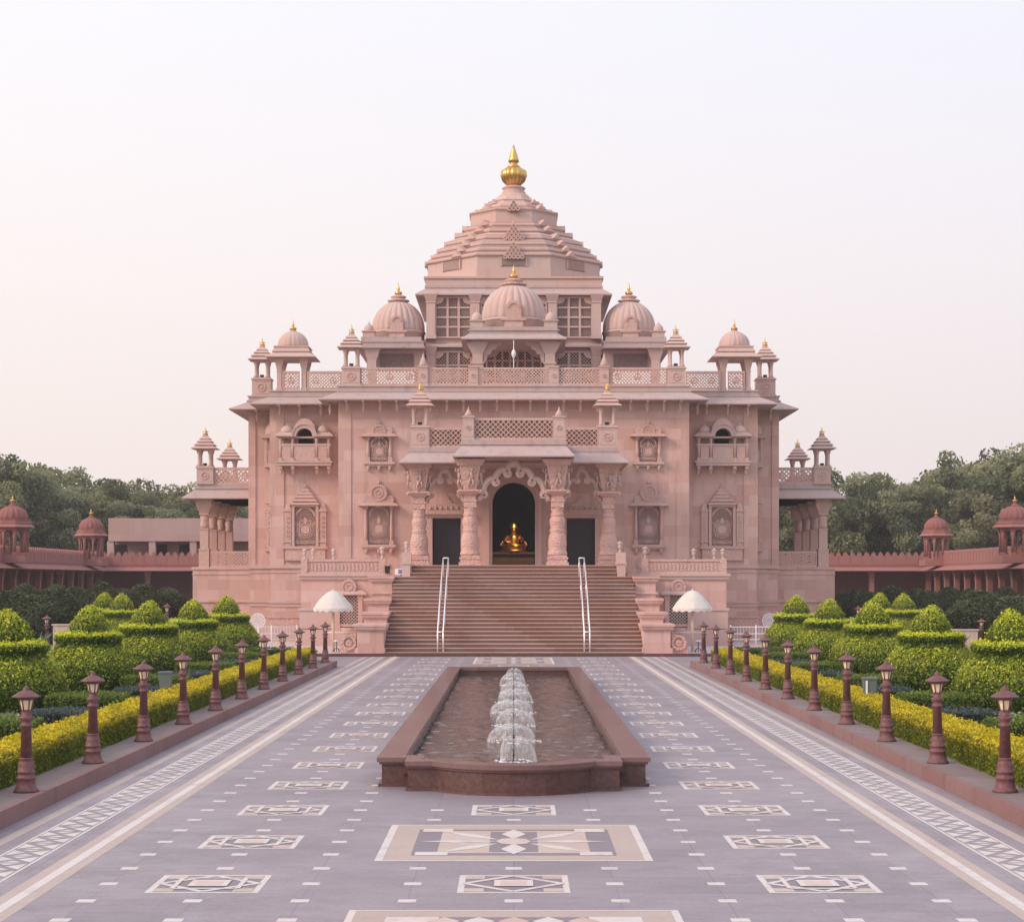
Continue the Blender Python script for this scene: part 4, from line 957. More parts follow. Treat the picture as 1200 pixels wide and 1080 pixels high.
# golden statue in the arch
G = empty('golden_statue', (0, 109.5, Z0+.03)); tag(G, 'golden seated figure glowing on a dark plinth inside the central arch', 'statue')
gb = MB(); zs = Z0+.03
MB().box(-.95, .95, 109, 110.1, zs, zs+.62).box(-1.05, 1.05, 108.9, 110.2, zs+.62, zs+.72).build('plinth', 'riser', G)
z = zs+.72
gb.lathe([(.62,z),(.7,z+.06),(.58,z+.14),(.5,z+.2)], 24, 0, 109.5, rib=(12, .1))
gb.tube([(-.48,109.3,z+.28),(-.2,109.1,z+.25),(.15,109.05,z+.27),(.3,109.2,z+.32)], [.12,.13,.11,.07], 10)
gb.tube([(.48,109.3,z+.28),(.2,109.12,z+.3),(-.1,109.02,z+.34),(-.25,109.2,z+.36)], [.12,.13,.11,.07], 10)
gb.tube([(0,109.5,z+.2),(0,109.5,z+.45),(0,109.5,z+.72),(0,109.5,z+.86),(0,109.5,z+.95)], [.30,.24,.27,.2,.08], 14)
gb.tube([(-.26,109.5,z+.82),(-.42,109.4,z+.58),(-.2,109.2,z+.46)], [.09,.075,.05], 8); gb.tube([(.26,109.5,z+.82),(.42,109.4,z+.62),(.22,109.15,z+.72)], [.09,.075,.05], 8)
gb.tube([(0,109.48,z+.94),(0,109.46,z+1.0),(0,109.45,z+1.12),(0,109.47,z+1.22),(0,109.48,z+1.26)], [.07,.12,.15,.11,.04], 12)
gb.tube([(0,109.3,z+1.13),(0,109.27,z+1.08)], [.02,.03], 6); gb.lathe([(.13,z+1.2),(.16,z+1.26),(.1,z+1.36),(.03,z+1.46)], 12, 0, 109.48)
gb.build('figure', 'statue', G)
h = MB().lathe([(.2, z+1.18), (.24, z+1.24), (.16, z+1.3), (.18, z+1.36), (.05, z+1.5)], 12, 0, 109.5)
for k in range(14): a = 2*PI*k/14; MB().lathe([(.02,0),(.06,.05),(.05,.12),(.01,.18)], 8, .62*math.cos(a)*.95, 109.45, z+.30+.22*math.sin(a)).build('garland_bud', 'statue', G)
h.build('crown', 'statue', G); G.scale = (1.25, 1.25, 1.15)
lt = bpy.data.lights.new('shrine_lamp', 'SPOT'); lt.energy = 850; lt.color = (1, .72, .35); lt.spot_size = math.radians(34); lt.shadow_soft_size = .15; lo = bpy.data.objects.new('shrine_lamp', lt); COL.objects.link(lo)
lo.location = (.9, 106.0, 9.6); lo.rotation_euler = (Vector((0, 109.4, z+.5))-lo.location).to_track_quat('-Z', 'Y').to_euler()
# notice box and loudspeaker at the stair head
nb = empty('notice_box', (PXX(470, 96.4), 96.4, 3.75)); tag(nb, 'small blue and white notice box at the left end of the upper landing', 'notice box')
MB().cb(PXX(470, 96.4), 96.4, 3.85, .62, .35, .30).cb(PXX(470, 96.4)-.2, 96.4, 3.76, .05, .2, .09).cb(PXX(470, 96.4)+.2, 96.4, 3.76, .05, .2, .09).build('case', 'white', nb)
MB().cb(PXX(470, 96.4), 96.22, 3.90, .26, .01, .2).build('panel', 'blue', nb)
MB().cb(PXX(477, 96.4), 96.4, 3.80, .08, .38, .42).build('end_plate', 'black', nb)
ls = MB().frus((PXX(454,99.3)-.12, PXX(454,99.3)+.12, 99.2, 99.4), 3.93, (PXX(454,99.3)-.14, PXX(454,99.3)+.14, 99.15, 99.42), 4.32); ls.disc(PXX(454,99.3), 4.1, .08, 99.14, 99.2, 12)
tag(ls.build('loudspeaker', 'black'), 'small black loudspeaker at the inner end of the left terrace', 'loudspeaker')

# ------------------------------------------------------------------ fountain
FT = empty('fountain_basin', (0, 45, 0)); tag(FT, 'long rectangular fountain basin of dark red stone with a bowed front', 'fountain')
HW = 2.255
def outline(inset, n=16):
    """plan of the basin: rectangle with a stepped and bowed front and back"""
    h = HW-inset; r = []
    y0, y1 = 32.1+inset, 66.0-inset; s1 = 1.77-inset*.6; s2 = 1.30-inset*.8; ys = y0-.68; sag = .75
    r += [(-h, y1), (-h, y0), (-s1, y0), (-s1, ys), (-s2, ys)]
    R_ = (s2*s2+sag*sag)/(2*sag); yc = ys-sag+R_; a0 = math.asin(min(1, s2/R_))
    r += [(R_*math.sin(a), yc-R_*math.cos(a)) for a in np.linspace(-a0, a0, n)][1:-1]
    r += [(s2, ys), (s1, ys), (s1, y0), (h, y0), (h, y1)]
    return r
def wallring(mb, i0, i1, z0, z1):
    a, b_ = outline(i0), outline(i1); n = len(a)
    vs = [(x, y, z0) for x, y in a]+[(x, y, z1) for x, y in a]+[(x, y, z0) for x, y in b_]+[(x, y, z1) for x, y in b_]
    fs = []
    for i in range(n):
        j = (i+1) % n; fs += [(i, j, n+j, n+i), (n+i, n+j, 3*n+j, 3*n+i), (3*n+i, 3*n+j, 2*n+j, 2*n+i)]
    mb.add(vs, fs)
w_ = MB(); wallring(w_, 0, .34, 0, .38); wallring(w_, -.06, .3, 0, .05); w_.build('wall', 'basin', FT)
w_ = MB(); wallring(w_, -.04, .38, .38, .42); wallring(w_, -.08, .39, .42, .50); w_.build('coping', stone('coping_stone', (.18, .11, .105), block=(1.1, 1.1), stain=.5, rough=.22), FT)
bp_ = outline(.3); MB().add([(x, y, .02) for x, y in bp_], [tuple(range(len(bp_)))]).build('floor', 'riser', FT)
m, n, l, b = nm('fountain_water'); pos = n.new('ShaderNodeNewGeometry').outputs['Position']
b.inputs['Base Color'].default_value = (.16, .115, .10, 1); b.inputs['Roughness'].default_value = .05; b.inputs['IOR'].default_value = 1.33; b.inputs['Specular IOR Level'].default_value = .7
mp = n.new('ShaderNodeMapping'); l.new(pos, mp.inputs[0]); mp.inputs['Scale'].default_value = (1, .7, 1)
f1 = noise(n, l, mp.outputs[0], 8, 3, .6)
bp = n.new('ShaderNodeBump'); bp.inputs['Strength'].default_value = 1; bp.inputs['Distance'].default_value = .014; l.new(f1, bp.inputs['Height']); l.new(bp.outputs[0], b.inputs['Normal'])
foam = ramp(n, l, noise(n, l, pos, 6, 6, .8), .66, .76, (0,0,0), (.2,)*3)
l.new(mixn(n, l, foam, rgb((.095, .083, .08)), rgb((.6, .58, .6))), b.inputs['Base Color'])
wp = outline(.33); 
nx_, ny_ = 80, 760                                     # rippled sheet inside the basin
gx, gy = np.meshgrid(np.linspace(-1.92, 1.92, nx_+1), np.linspace(32.0, 65.6, ny_+1)); gz = np.zeros_like(gx)
for q in range(60):
    an = rng.uniform(0, 2*PI); kk_ = rng.uniform(4, 22); gz += .0062/kk_**.7*np.sin(kk_*(gx*math.cos(an)+gy*math.sin(an))+rng.uniform(0, 6))
for k in range(8):
    rr_ = np.hypot(gx, gy-(34.2+k*4.15)); gz += .0035*np.sin(rr_*24)*np.exp(-rr_*.8)
V_ = np.stack([gx.ravel(), gy.ravel(), .22+gz.ravel()], 1)
w_ = MB(); w_.v = [tuple(p) for p in V_]
for j in range(ny_):
    for i in range(nx_):
        k = j*(nx_+1)+i; w_.f.append((k, k+1, k+nx_+2, k+nx_+1)); w_.mi.append(0); w_.sm.append(True)
w_.add([(x, y, .20) for x, y in wp], [tuple(range(len(wp)))])
struct(w_.build('water', m))
# bell-shaped water jets
mw, n, l, b = nm('falling_water'); b.inputs['Base Color'].default_value = (.88, .88, .92, 1); b.inputs['Roughness'].default_value = .25
pos = n.new('ShaderNodeTexCoord').outputs['Object']
mp = n.new('ShaderNodeMapping'); l.new(pos, mp.inputs[0]); mp.inputs['Scale'].default_value = (14, 14, 1.5)
tr = n.new('ShaderNodeBsdfTransparent'); mx = n.new('ShaderNodeMixShader')
lw = n.new('ShaderNodeLayerWeight'); lw.inputs[0].default_value = .22
ad = n.new('ShaderNodeMath'); ad.operation = 'MULTIPLY_ADD'; ad.use_clamp = True; l.new(lw.outputs['Facing'], ad.inputs[0]); ad.inputs[1].default_value = .5; l.new(ramp(n, l, noise(n, l, mp.outputs[0], 1.2, 5, .7), .45, .75, (.03,)*3, (.42,)*3), ad.inputs[2]); l.new(ad.outputs[0], mx.inputs[0]); l.new(tr.outputs[0], mx.inputs[1]); l.new(b.outputs[0], mx.inputs[2]); l.new(mx.outputs[0], n['Material Output'].inputs[0])
M['spray'] = mw
names = ['nearest', 'second', 'third', 'fourth', 'fifth', 'sixth', 'seventh', 'farthest']
for k in range(8):
    Y = 34.2+k*4.15; r = (.30, .46, .42, .50, .44, .38, .38, .27)[k]; ht = (.46, .38, .41, .35, .39, .37, .41, .36)[k]; dx = (.07, -.05, .06, -.07, .03, .05, -.04, .02)[k]
    J = empty('water_jet', (0, Y, .22)); tag(J, f'bell of white falling water in the fountain, {names[k]} of the row from the front', 'water jet', 'bell shaped water jets along the fountain')
    MB().lathe([(.014, .02), (.014, ht+.07), (.028, ht+.08), (.028, ht+.11), (.01, ht+.12)], 10, 0, Y, .1).box(-.015, .015, Y-.3, Y+.3, .14, .17).build('nozzle', 'black', J)
    bell = MB(); N_ = 64; prof = []
    for i in range(15):
        t = i/14; prof.append((.03+r*math.sin(t*PI/2)**.9, ht*math.cos(t*PI/2)**.8))
    vs = []; fs = []; ph = random.random()*6
    for i, (rr, zz) in enumerate(prof):
        for q in range(N_):
            a = 2*PI*q/N_; t = i/14; w2_ = 1+.07*t*math.sin(3*a+ph)+.03*t*math.sin(7*a+2*ph)+.012*t*random.uniform(-1, 1)
            vs.append((dx*t+rr*w2_*math.cos(a), Y+rr*w2_*math.sin(a), .21+zz*(1+.05*math.sin(2*a+ph))))
    for i in range(14):
        for q in range(N_):
            if i > 10 and random.random() < .06*(i-10): continue
            q2 = (q+1) % N_; fs.append((i*N_+q, i*N_+q2, (i+1)*N_+q2, (i+1)*N_+q))
    bell.add(vs, fs, 0, True)
    for q in range(26):                                # drops where the sheet breaks up
        a = random.uniform(0, 2*PI); rr = r*random.uniform(.9, 1.35); zz = .22+random.uniform(.0, .22)*(1.3-rr/r)*2; s_ = random.uniform(.006, .014)
        bell.lathe([(s_*.3, -s_), (s_, 0), (s_*.3, s_)], 5, rr*math.cos(a), Y+rr*math.sin(a), zz)
    bell.build('water_sheet', 'spray', J)
    fo = MB()
    for q in range(45):
        a = random.uniform(0, 2*PI); rr = r*random.uniform(.75, 1.25); s_ = random.uniform(.015, .035)
        fo.lathe([(s_, -.004), (s_*.8, .008), (s_*.2, .012)], 7, rr*math.cos(a), Y+rr*math.sin(a), .232)
    fo.build('foam', 'white', J)

# ------------------------------------------------------------------ lamp posts
def make_lamp():
    r = empty('lamp_post', (0, 0, 0))
    b_ = MB().lathe([(.195,0),(.195,.03),(.17,.05),(.15,.12),(.135,.19),(.15,.20),(.15,.235),(.125,.245),(.125,.29),(.14,.30),(.14,.325),(.12,.335),(.125,.40),(.115,.46),(.095,.50),(.105,.505),(.105,.525),(.093,.53)], 20)
    b_.build('base', 'maroon', r, at=(0,0,0))
    s_ = MB().lathe([(.092,.53),(.076,1.0),(.09,1.005),(.10,1.02),(.10,1.04),(.078,1.055),(.07,1.08),(.11,1.12),(.118,1.14),(.118,1.16),(.085,1.17),(.075,1.20),(.07,1.25)], 20, rib=(10, .05))
    s_.build('post', 'maroon', r, at=(0,0,0))
    g_ = MB().lathe([(.068,1.26),(.105,1.42)], 6, rot=PI/6, smooth=False); g_.build('lamp_glass', 'glass', r, at=(0,0,0))
    f_ = MB().lathe([(.08,1.24),(.085,1.265),(.07,1.27)], 6, rot=PI/6, smooth=False)
    for k in range(6):
        a = PI/6+k*PI/3; f_.tube([(.074*math.cos(a), .074*math.sin(a), 1.255), (.112*math.cos(a), .112*math.sin(a), 1.425)], .012, 5)
    f_.lathe([(.10,1.415),(.125,1.42),(.125,1.44),(.10,1.445)], 6, rot=PI/6, smooth=False); f_.build('lantern_frame', 'maroon', r, at=(0,0,0))
    c_ = MB().lathe([(.13,1.44),(.215,1.462),(.218,1.475),(.20,1.482),(.13,1.53),(.085,1.555),(.06,1.565),(.045,1.575),(.05,1.595),(.042,1.61),(.02,1.625),(.012,1.65)], 24)
    c_.build('cap', 'maroon', r, at=(0,0,0))
    return r
lampP = make_lamp(); first = True
ords = ['nearest', 'second', 'third', 'fourth', 'fifth', 'sixth', 'seventh', 'eighth', 'ninth', 'tenth', 'farthest']
def place(proto, loc, lab, cat, group, first, scale=None, rotz=0):
    o = proto
    if first:
        o.location = Vector(loc); WL[o.name] = Vector(loc)
        if scale: o.scale = (scale,)*3 if not isinstance(scale, tuple) else scale
        o.rotation_euler = (0, 0, rotz)
    else: o = clone(proto, loc, None, scale, rotz)
    if cat == 'lamp post': o.rotation_euler = (random.uniform(-.008, .008), random.uniform(-.008, .008), rotz)
    return tag(o, lab, cat, group)
for sd_, sx in (('left', -1), ('right', 1)):
    for k in range(11):
        Y = 29.0+4.6*k
        place(lampP, (sx*7.56+.03, Y, .252), f'maroon stone lamp post on the {sd_} kerb of the path, {ords[k]} of the row', 'lamp post', f'lamp posts along the {sd_} kerb', first, None if first else 1.0, random.uniform(0, 1)); first = False
for (px, Y, zt, lab) in ((55, 88, 1, 'maroon lamp post on the left lawn, in front of the biggest dark shrub'), (196, 104, 1, 'maroon lamp post on the left lawn, near the temple corner'),
                         (1006, 104, 1, 'maroon lamp post on the right lawn, near the temple corner'), (1150, 90, 1, 'maroon lamp post on the right lawn, in front of the dark shrubs')):
    py = {55: 720, 196: 706, 1006: 709, 1150: 724}[px]; z_ = PZ(py, Y)-1.65*1.15
    place(lampP, (PXX(px, Y), Y, .26), lab, 'lamp post', 'lamp posts out on the lawns', False, (1.05, 1.05, (PZ(py, Y)-.26)/1.65))

# ------------------------------------------------------------------ hedges and topiary
def surf_hedge(name, x0, x1, y0, y1, z0, z1, mat, dens, size, topf=.8, sidef=.15, at=None, closed_ends=True, mid=None):
    """clipped hedge: leaf quads over a slightly lumpy box, on a dark core"""
    cx, cy = (x0+x1)/2, (y0+y1)/2; root = empty(name, (cx, cy, z0))
    a, b_, h = (x1-x0)/2, (y1-y0)/2, z1-z0
    parts = []
    for (ar, fn) in ((4*a*b_, 't'), (2*b_*h, 'l'), (2*b_*h, 'r'), (2*a*h, 'f'), (2*a*h, 'k')):
        n_ = int(ar*dens); u, v = rng.uniform(-1, 1, n_), rng.uniform(-1, 1, n_)
        if fn == 't': Pp = np.stack([u*a, v*b_, np.full(n_, h)], 1); N = np.tile([0, 0, 1.], (n_, 1))
        elif fn in 'lr': s = -1 if fn == 'l' else 1; Pp = np.stack([np.full(n_, s*a), u*b_, (v+1)/2*h], 1); N = np.tile([s*1., 0, 0], (n_, 1))
        else: s = -1 if fn == 'f' else 1; Pp = np.stack([u*a, np.full(n_, s*b_), (v+1)/2*h], 1); N = np.tile([0, s*1., 0], (n_, 1))
        parts.append((Pp, N))
    Pp = np.concatenate([p for p, _ in parts]); N = np.concatenate([q for _, q in parts])
    w_ = .02*np.sin(Pp[:, 1]*3.1+Pp[:, 0]*5)+.015*np.sin(Pp[:, 1]*7.3+Pp[:, 2]*9)+rng.normal(0, .014, len(Pp))
    prou = rng.uniform(size=len(Pp)) < .14; w_ += np.where(prou, rng.uniform(0, .05, len(Pp)), 0)
    rad = .06; # soften the top edges
    ed = np.minimum(a-np.abs(Pp[:, 0]), rad)/rad; drop = (1-np.clip(ed, 0, 1))**2*rad*(Pp[:, 2] > h-rad)
    Pp = Pp+N*w_[:, None]; Pp[:, 2] -= drop
    t = Pp[:, 2]/h
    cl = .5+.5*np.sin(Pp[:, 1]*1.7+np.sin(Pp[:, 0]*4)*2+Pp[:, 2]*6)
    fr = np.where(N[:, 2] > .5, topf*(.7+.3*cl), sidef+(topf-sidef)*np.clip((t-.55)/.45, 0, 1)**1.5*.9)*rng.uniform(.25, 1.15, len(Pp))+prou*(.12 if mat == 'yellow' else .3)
    leaves('foliage', Pp, N, mat, size, root, (cx, cy, z0), fresh_lit=fr)
    core = MB().box(cx-a+.05, cx+a-.05, cy-b_+.05, cy+b_-.05, z0, z1-.06).build('branches', coremat[mat], root)
    return root
coremat = {k: plain('twigs_'+k, c, 1, var=.4, scale=10) for k, c in (('yellow', (.10, .11, .012)), ('green', (.02, .035, .008)), ('slate', (.012, .018, .016)), ('topiary', (.025, .05, .006)), ('dark', (.012, .018, .009)))}
for sd_, sx in (('left', -1), ('right', 1)):
    h = surf_hedge('golden_hedge', *sorted((sx*8.1, sx*8.95)), 24, 77, .22, .75, 'yellow', 1300, .026, topf=1.05, sidef=.10)
    tag(h, f'long low clipped yellow hedge behind the {sd_} row of path lamps', 'hedge', 'long golden hedges')
    for k in range(5):
        y0 = 36.6+8.72*k
        h = surf_hedge('green_hedge', *sorted((sx*9.5, sx*11.35)), y0, y0+1.5, .22, .73, 'green', 1000, .03, topf=.8, sidef=.2)
        tag(h, f'clipped green hedge block on the {sd_} side, {ords[k] if k < 4 else "farthest"} from the camera of its row', 'hedge', f'green hedge blocks on the {sd_} lawn')
        y0 = 41.3+8.72*k
        h = surf_hedge('slate_hedge', *sorted((sx*9.3, sx*10.7)), y0, y0+1.3, .22, .62, 'slate', 900, .026, topf=.7, sidef=.15)
        tag(h, f'low blue grey hedge block on the {sd_} side, {ords[k] if k < 4 else "farthest"} from the camera of its row', 'hedge', f'blue grey hedge blocks on the {sd_} lawn')
    for (xa, xb, y0, y1, zz, lab) in ((8.9, 11.6, 75.2, 76.2, .8, 'end'), (12.0, 17.0, 79.5, 80.5, .85, 'back')):
        h = surf_hedge('green_hedge', *sorted((sx*xa, sx*xb)), y0, y1, .26, zz, 'green', 500, .035, topf=.5)
        tag(h, f'dark clipped hedge closing the {sd_} garden {"just behind the last path lamp" if lab == "end" else "in front of the plaza"}', 'hedge')
    # grey green ground cover between the hedges
    n_ = 26000; Pp = np.stack([sx*rng.uniform(8.95, 13, n_), rng.uniform(30, 76, n_), .27+rng.uniform(.0, .09, n_)], 1)
    o = leaves('ground_cover', Pp, np.tile([0, 0, 1.], (n_, 1)), 'cover', .045, None, (0, 0, 0), fresh_lit=rng.uniform(0, .8, n_))
    tag(o, f'pale ground cover plants between the hedges on the {sd_} side', 'ground cover', None, 'stuff')
# topiary: a pot-shaped bush with a collar and a pointed cap
def topi_profile():
    return [(1.0, 0), (1.2, .14), (1.33, .36), (1.38, .62), (1.34, .86), (1.22, 1.08), (1.06, 1.28), (.92, 1.44), (.87, 1.50), (.89, 1.55), (.95, 1.61), (.965, 1.70), (.95, 1.77), (.88, 1.81), (.54, 1.82), (.55, 1.90), (.52, 2.06), (.42, 2.25), (.28, 2.42), (.14, 2.56), (.04, 2.65), (.0, 2.67)]
def make_topiary():
    pr_ = np.array(topi_profile()); root = empty('topiary_bush', (0, 0, 0))
    seg = np.diff(pr_, axis=0); L = np.hypot(seg[:, 0], seg[:, 1]); rm = (pr_[1:, 0]+pr_[:-1, 0])/2; A = L*rm*2*PI
    n_ = 32000; idx = rng.choice(len(A), n_, p=A/A.sum()); t = rng.uniform(size=n_); R_ = pr_[idx, 0]+seg[idx, 0]*t; Z = pr_[idx, 1]+seg[idx, 1]*t; a = rng.uniform(0, 2*PI, n_)
    nr, nz = seg[idx, 1]/L[idx], -seg[idx, 0]/L[idx]
    N = np.stack([nr*np.cos(a), nr*np.sin(a), nz], 1)
    out = rng.uniform(size=n_) < .12                    # new shoots stand proud, tinted bright to give the rim light
    off = rng.normal(0, .014, n_)+.022*np.sin(5*a+Z*4)+.015*np.sin(11*a-Z*9)+np.where(out, rng.uniform(.02, .08, n_), 0)
    Pp = np.stack([R_*np.cos(a), R_*np.sin(a), Z], 1)+N*off[:, None]
    fr = np.where(out, rng.uniform(.1, .65, n_), rng.uniform(0, .05, n_))+np.clip(nz, 0, 1)*.45+.45*np.exp(-((Z-1.79)/.05)**2)+.3*np.clip((Z-2.3)/.2, 0, 1)  # new growth, plus light on tops and collar edge put into the tint
    fr = np.where((Z > 1.38) & (Z < 1.66), fr*.35, fr); fr = fr*np.clip(.35+Z*.7, 0, 1)  # collar underside and foot darkened, their shade put into the tint
    leaves('foliage', Pp, N, 'topiary', .034, root, (0,0,0), fresh_lit=fr, tilt=.6, soft=True)
    k = MB().lathe([(max(.01, r-.07), z) for r, z in topi_profile()], 32).build('branches', coremat['topiary'], root, at=(0,0,0))
    return root
tp = make_topiary(); first = True
for sd_, sx in (('left', -1), ('right', 1)):
    rows = [(12.55, 46.6), (12.5, 55.3), (12.47, 64.2), (12.5, 73.2), (12.6, 82.4)]
    for k, (x, y) in enumerate(rows):
        s = ((1.0, 1.0, .97), (.99, .99, .965), (1.02, 1.02, .98), (1.0, 1.0, .97), (1.02, 1.02, 1.0))[k]
        place(tp, (sx*x-(.2 if sx > 0 else 0), y, .22), f'topiary bush shaped like a lidded pot, {ords[k] if k < 4 else "farthest"} of the {sd_} front row', 'topiary', f'pot shaped topiary on the {sd_} lawn', first, s, random.uniform(0, 6)); first = False
    place(tp, (sx*19.1, 91.5 if sx < 0 else 92, .24), f'topiary bush in the {sd_} back row, the nearer one', 'topiary', 'back row topiary', False, 1.0, 1)
    place(tp, (sx*(21.6 if sx < 0 else 18.9), 99 if sx < 0 else 97, .24), f'topiary bush in the {sd_} back row, the farther one partly hidden', 'topiary', 'back row topiary', False, 1.0, 3)
# large dark rounded shrubs
def make_dark(seed):
    R_ = np.random.default_rng(seed); root = empty('dark_shrub', (0, 0, 0)); n_ = 13000
    d = R_.normal(size=(n_, 3)); d /= np.linalg.norm(d, axis=1)[:, None]; d[:, 2] = np.abs(d[:, 2])
    r = 1+.05*np.sin(4*d[:, 0]+seed)+.05*np.sin(5*d[:, 1]+2*seed)+.04*np.sin(6*d[:, 2])
    z = np.sign(d[:, 2])*np.abs(d[:, 2])**.62
    Pp = np.stack([d[:, 0]*r*1.5, d[:, 1]*r*1.5, z*r*3.0], 1)+R_.normal(0, .02, (n_, 3))
    leaves('foliage', Pp, d, 'dark', .085, root, (0,0,0), fresh_lit=np.clip(d[:, 2]*1.3-.2, 0, 1)*R_.uniform(.3, 1.1, n_))  # shrub tops tinted lighter, light from above put into the leaves
    prof = [(1.18*math.cos(a), 2.5*math.sin(a)**.7 if a > 0 else 0) for a in np.linspace(0, PI/2*.98, 14)]
    MB().lathe(prof, 28).build('branches', coremat['dark'], root, at=(0,0,0)); return root
dp = [make_dark(1), make_dark(2)]; used = [True, True]
dl = [(0, 105, 693, 1.5), (20, 100, 690, 1.5), (62, 98, 689, 1.25), (28, 118, 681, 1), (66, 125, 684, 1), (92, 122, 685, 1), (122, 120, 682, 1), (143, 125, 686, 1), (165, 122, 684, 1.2), (197, 124, 685, 1.2)]
dr = [(985, 124, 693, .9), (1012, 122, 688, 1.1), (1045, 122, 686, 1.2), (1082, 118, 687, 1.3), (1112, 122, 687, 1.1), (1140, 124, 687, .9), (1148, 100, 692, 1.4), (1182, 100, 696, 1.5), (1176, 128, 687, 1.1), (1215, 100, 694, 1.5)]
for sd_, lst in (('left', dl), ('right', dr)):
    for k, (px, Y, py, s) in enumerate(lst):
        j = k % 2; h_ = (PZ(py+4, Y)-.26)/3.0
        order = sorted(range(len(lst)), key=lambda i: lst[i][0]); pos_ = order.index(k)
        nm_ = ['outermost', 'second', 'third', 'fourth', 'fifth', 'sixth', 'seventh', 'eighth', 'ninth', 'tenth'][pos_ if sd_ == 'left' else len(lst)-1-pos_]
        place(dp[j], (PXX(px, Y), Y, .24), f'large dark rounded shrub before the {sd_} colonnade, {nm_} counting from the {sd_} edge', 'shrub', f'dark shrubs before the {sd_} colonnade', used[j], (s, s, h_), random.uniform(0, 6)); used[j] = False
# spiky plants
def spiky(px, Y, lab, n_=16, h=1.0):
    x = PXX(px, Y); q = MB()
    for k in range(n_):
        a = random.uniform(0, 2*PI); L = h*random.uniform(.7, 1.1); t = random.uniform(.25, .8)
        p = [(x+math.cos(a)*t*L*f_, Y+math.sin(a)*t*L*f_, .25+L*(f_-.35*f_*f_*t)) for f_ in (0, .35, .7, 1)]
        q.tube(p, [.03, .045, .03, .004], 4)
    tag(q.build('spiky_plant', plain('agave_'+str(px), (.12, .17, .09), .6, var=.3)), lab, 'plant')
spiky(76, 84, 'spiky agave plant beside the left lawn lamp post', 18, 1.3); spiky(44, 86, 'spiky agave plant in front of the biggest dark shrub on the left', 14, 1.1)
spiky(1120, 84, 'spiky pale agave plant by the low pink wall on the right', 20, 1.2)
for (x0, x1, Y, pt, lab) in ((62, 86, 86, 731, 'low pale pink wall on the left lawn beside a lamp post'), (1108, 1146, 86, 737, 'low pale pink wall on the right lawn beside a lamp post')):
    q = MB().box(PXX(x0, Y), PXX(x1, Y), Y, Y+.3, .2, PZ(pt, Y)-.06).box(PXX(x0, Y)-.06, PXX(x1, Y)+.06, Y-.05, Y+.35, PZ(pt, Y)-.06, PZ(pt, Y)); tag(q.build('low_wall', 'inb'), lab, 'low wall')
for sd_, sx in (('left', -1), ('right', 1)):            # flower beds far across the lawn
    n_ = 5000; X = sx*rng.uniform(17.5, 34, n_); Yy = rng.uniform(104, 109, n_)
    o = leaves('flower_bed', np.stack([X, Yy, .3+rng.uniform(0, 1.1, n_)**1.5], 1), np.tile([0, -.5, 1.], (n_, 1)), 'cover', .09, fresh_lit=rng.uniform(0, 1, n_)); tag(o, f'loose pale grass and flower bed before the {sd_} dark shrubs', 'flower bed', None, 'stuff')
# grey service boxes among the hedges
for (px, Y, lab, s) in ((194, 47.5, 'grey litter box among the left hedges beside the fourth lamp', -1), (1019, 45.5, 'grey green litter box among the right hedges with a white stripe', 1)):
    x = PXX(px, Y); root = empty('litter_box', (x, Y, .27)); zt = PZ(786 if s < 0 else 793, Y); zb = zt-.47
    MB().frus((x-.13, x+.13, Y-.1, Y+.1), zb, (x-.16, x+.16, Y-.13, Y+.13), zt-.05).build('bin', 'greybox', root)
    MB().box(x-.18, x+.18, Y-.15, Y+.15, zt-.05, zt-.01).build('lid', 'greybox', root); MB().box(x-.02, x+.02, Y+.02, Y+.06, .26, zb).build('post', 'black', root)
    if s > 0: MB().box(x-.12, x-.07, Y-.145, Y-.135, zb+.05, zt-.08).build('stripe', 'white', root)
    tag(root, lab, 'litter bin', 'grey litter boxes')

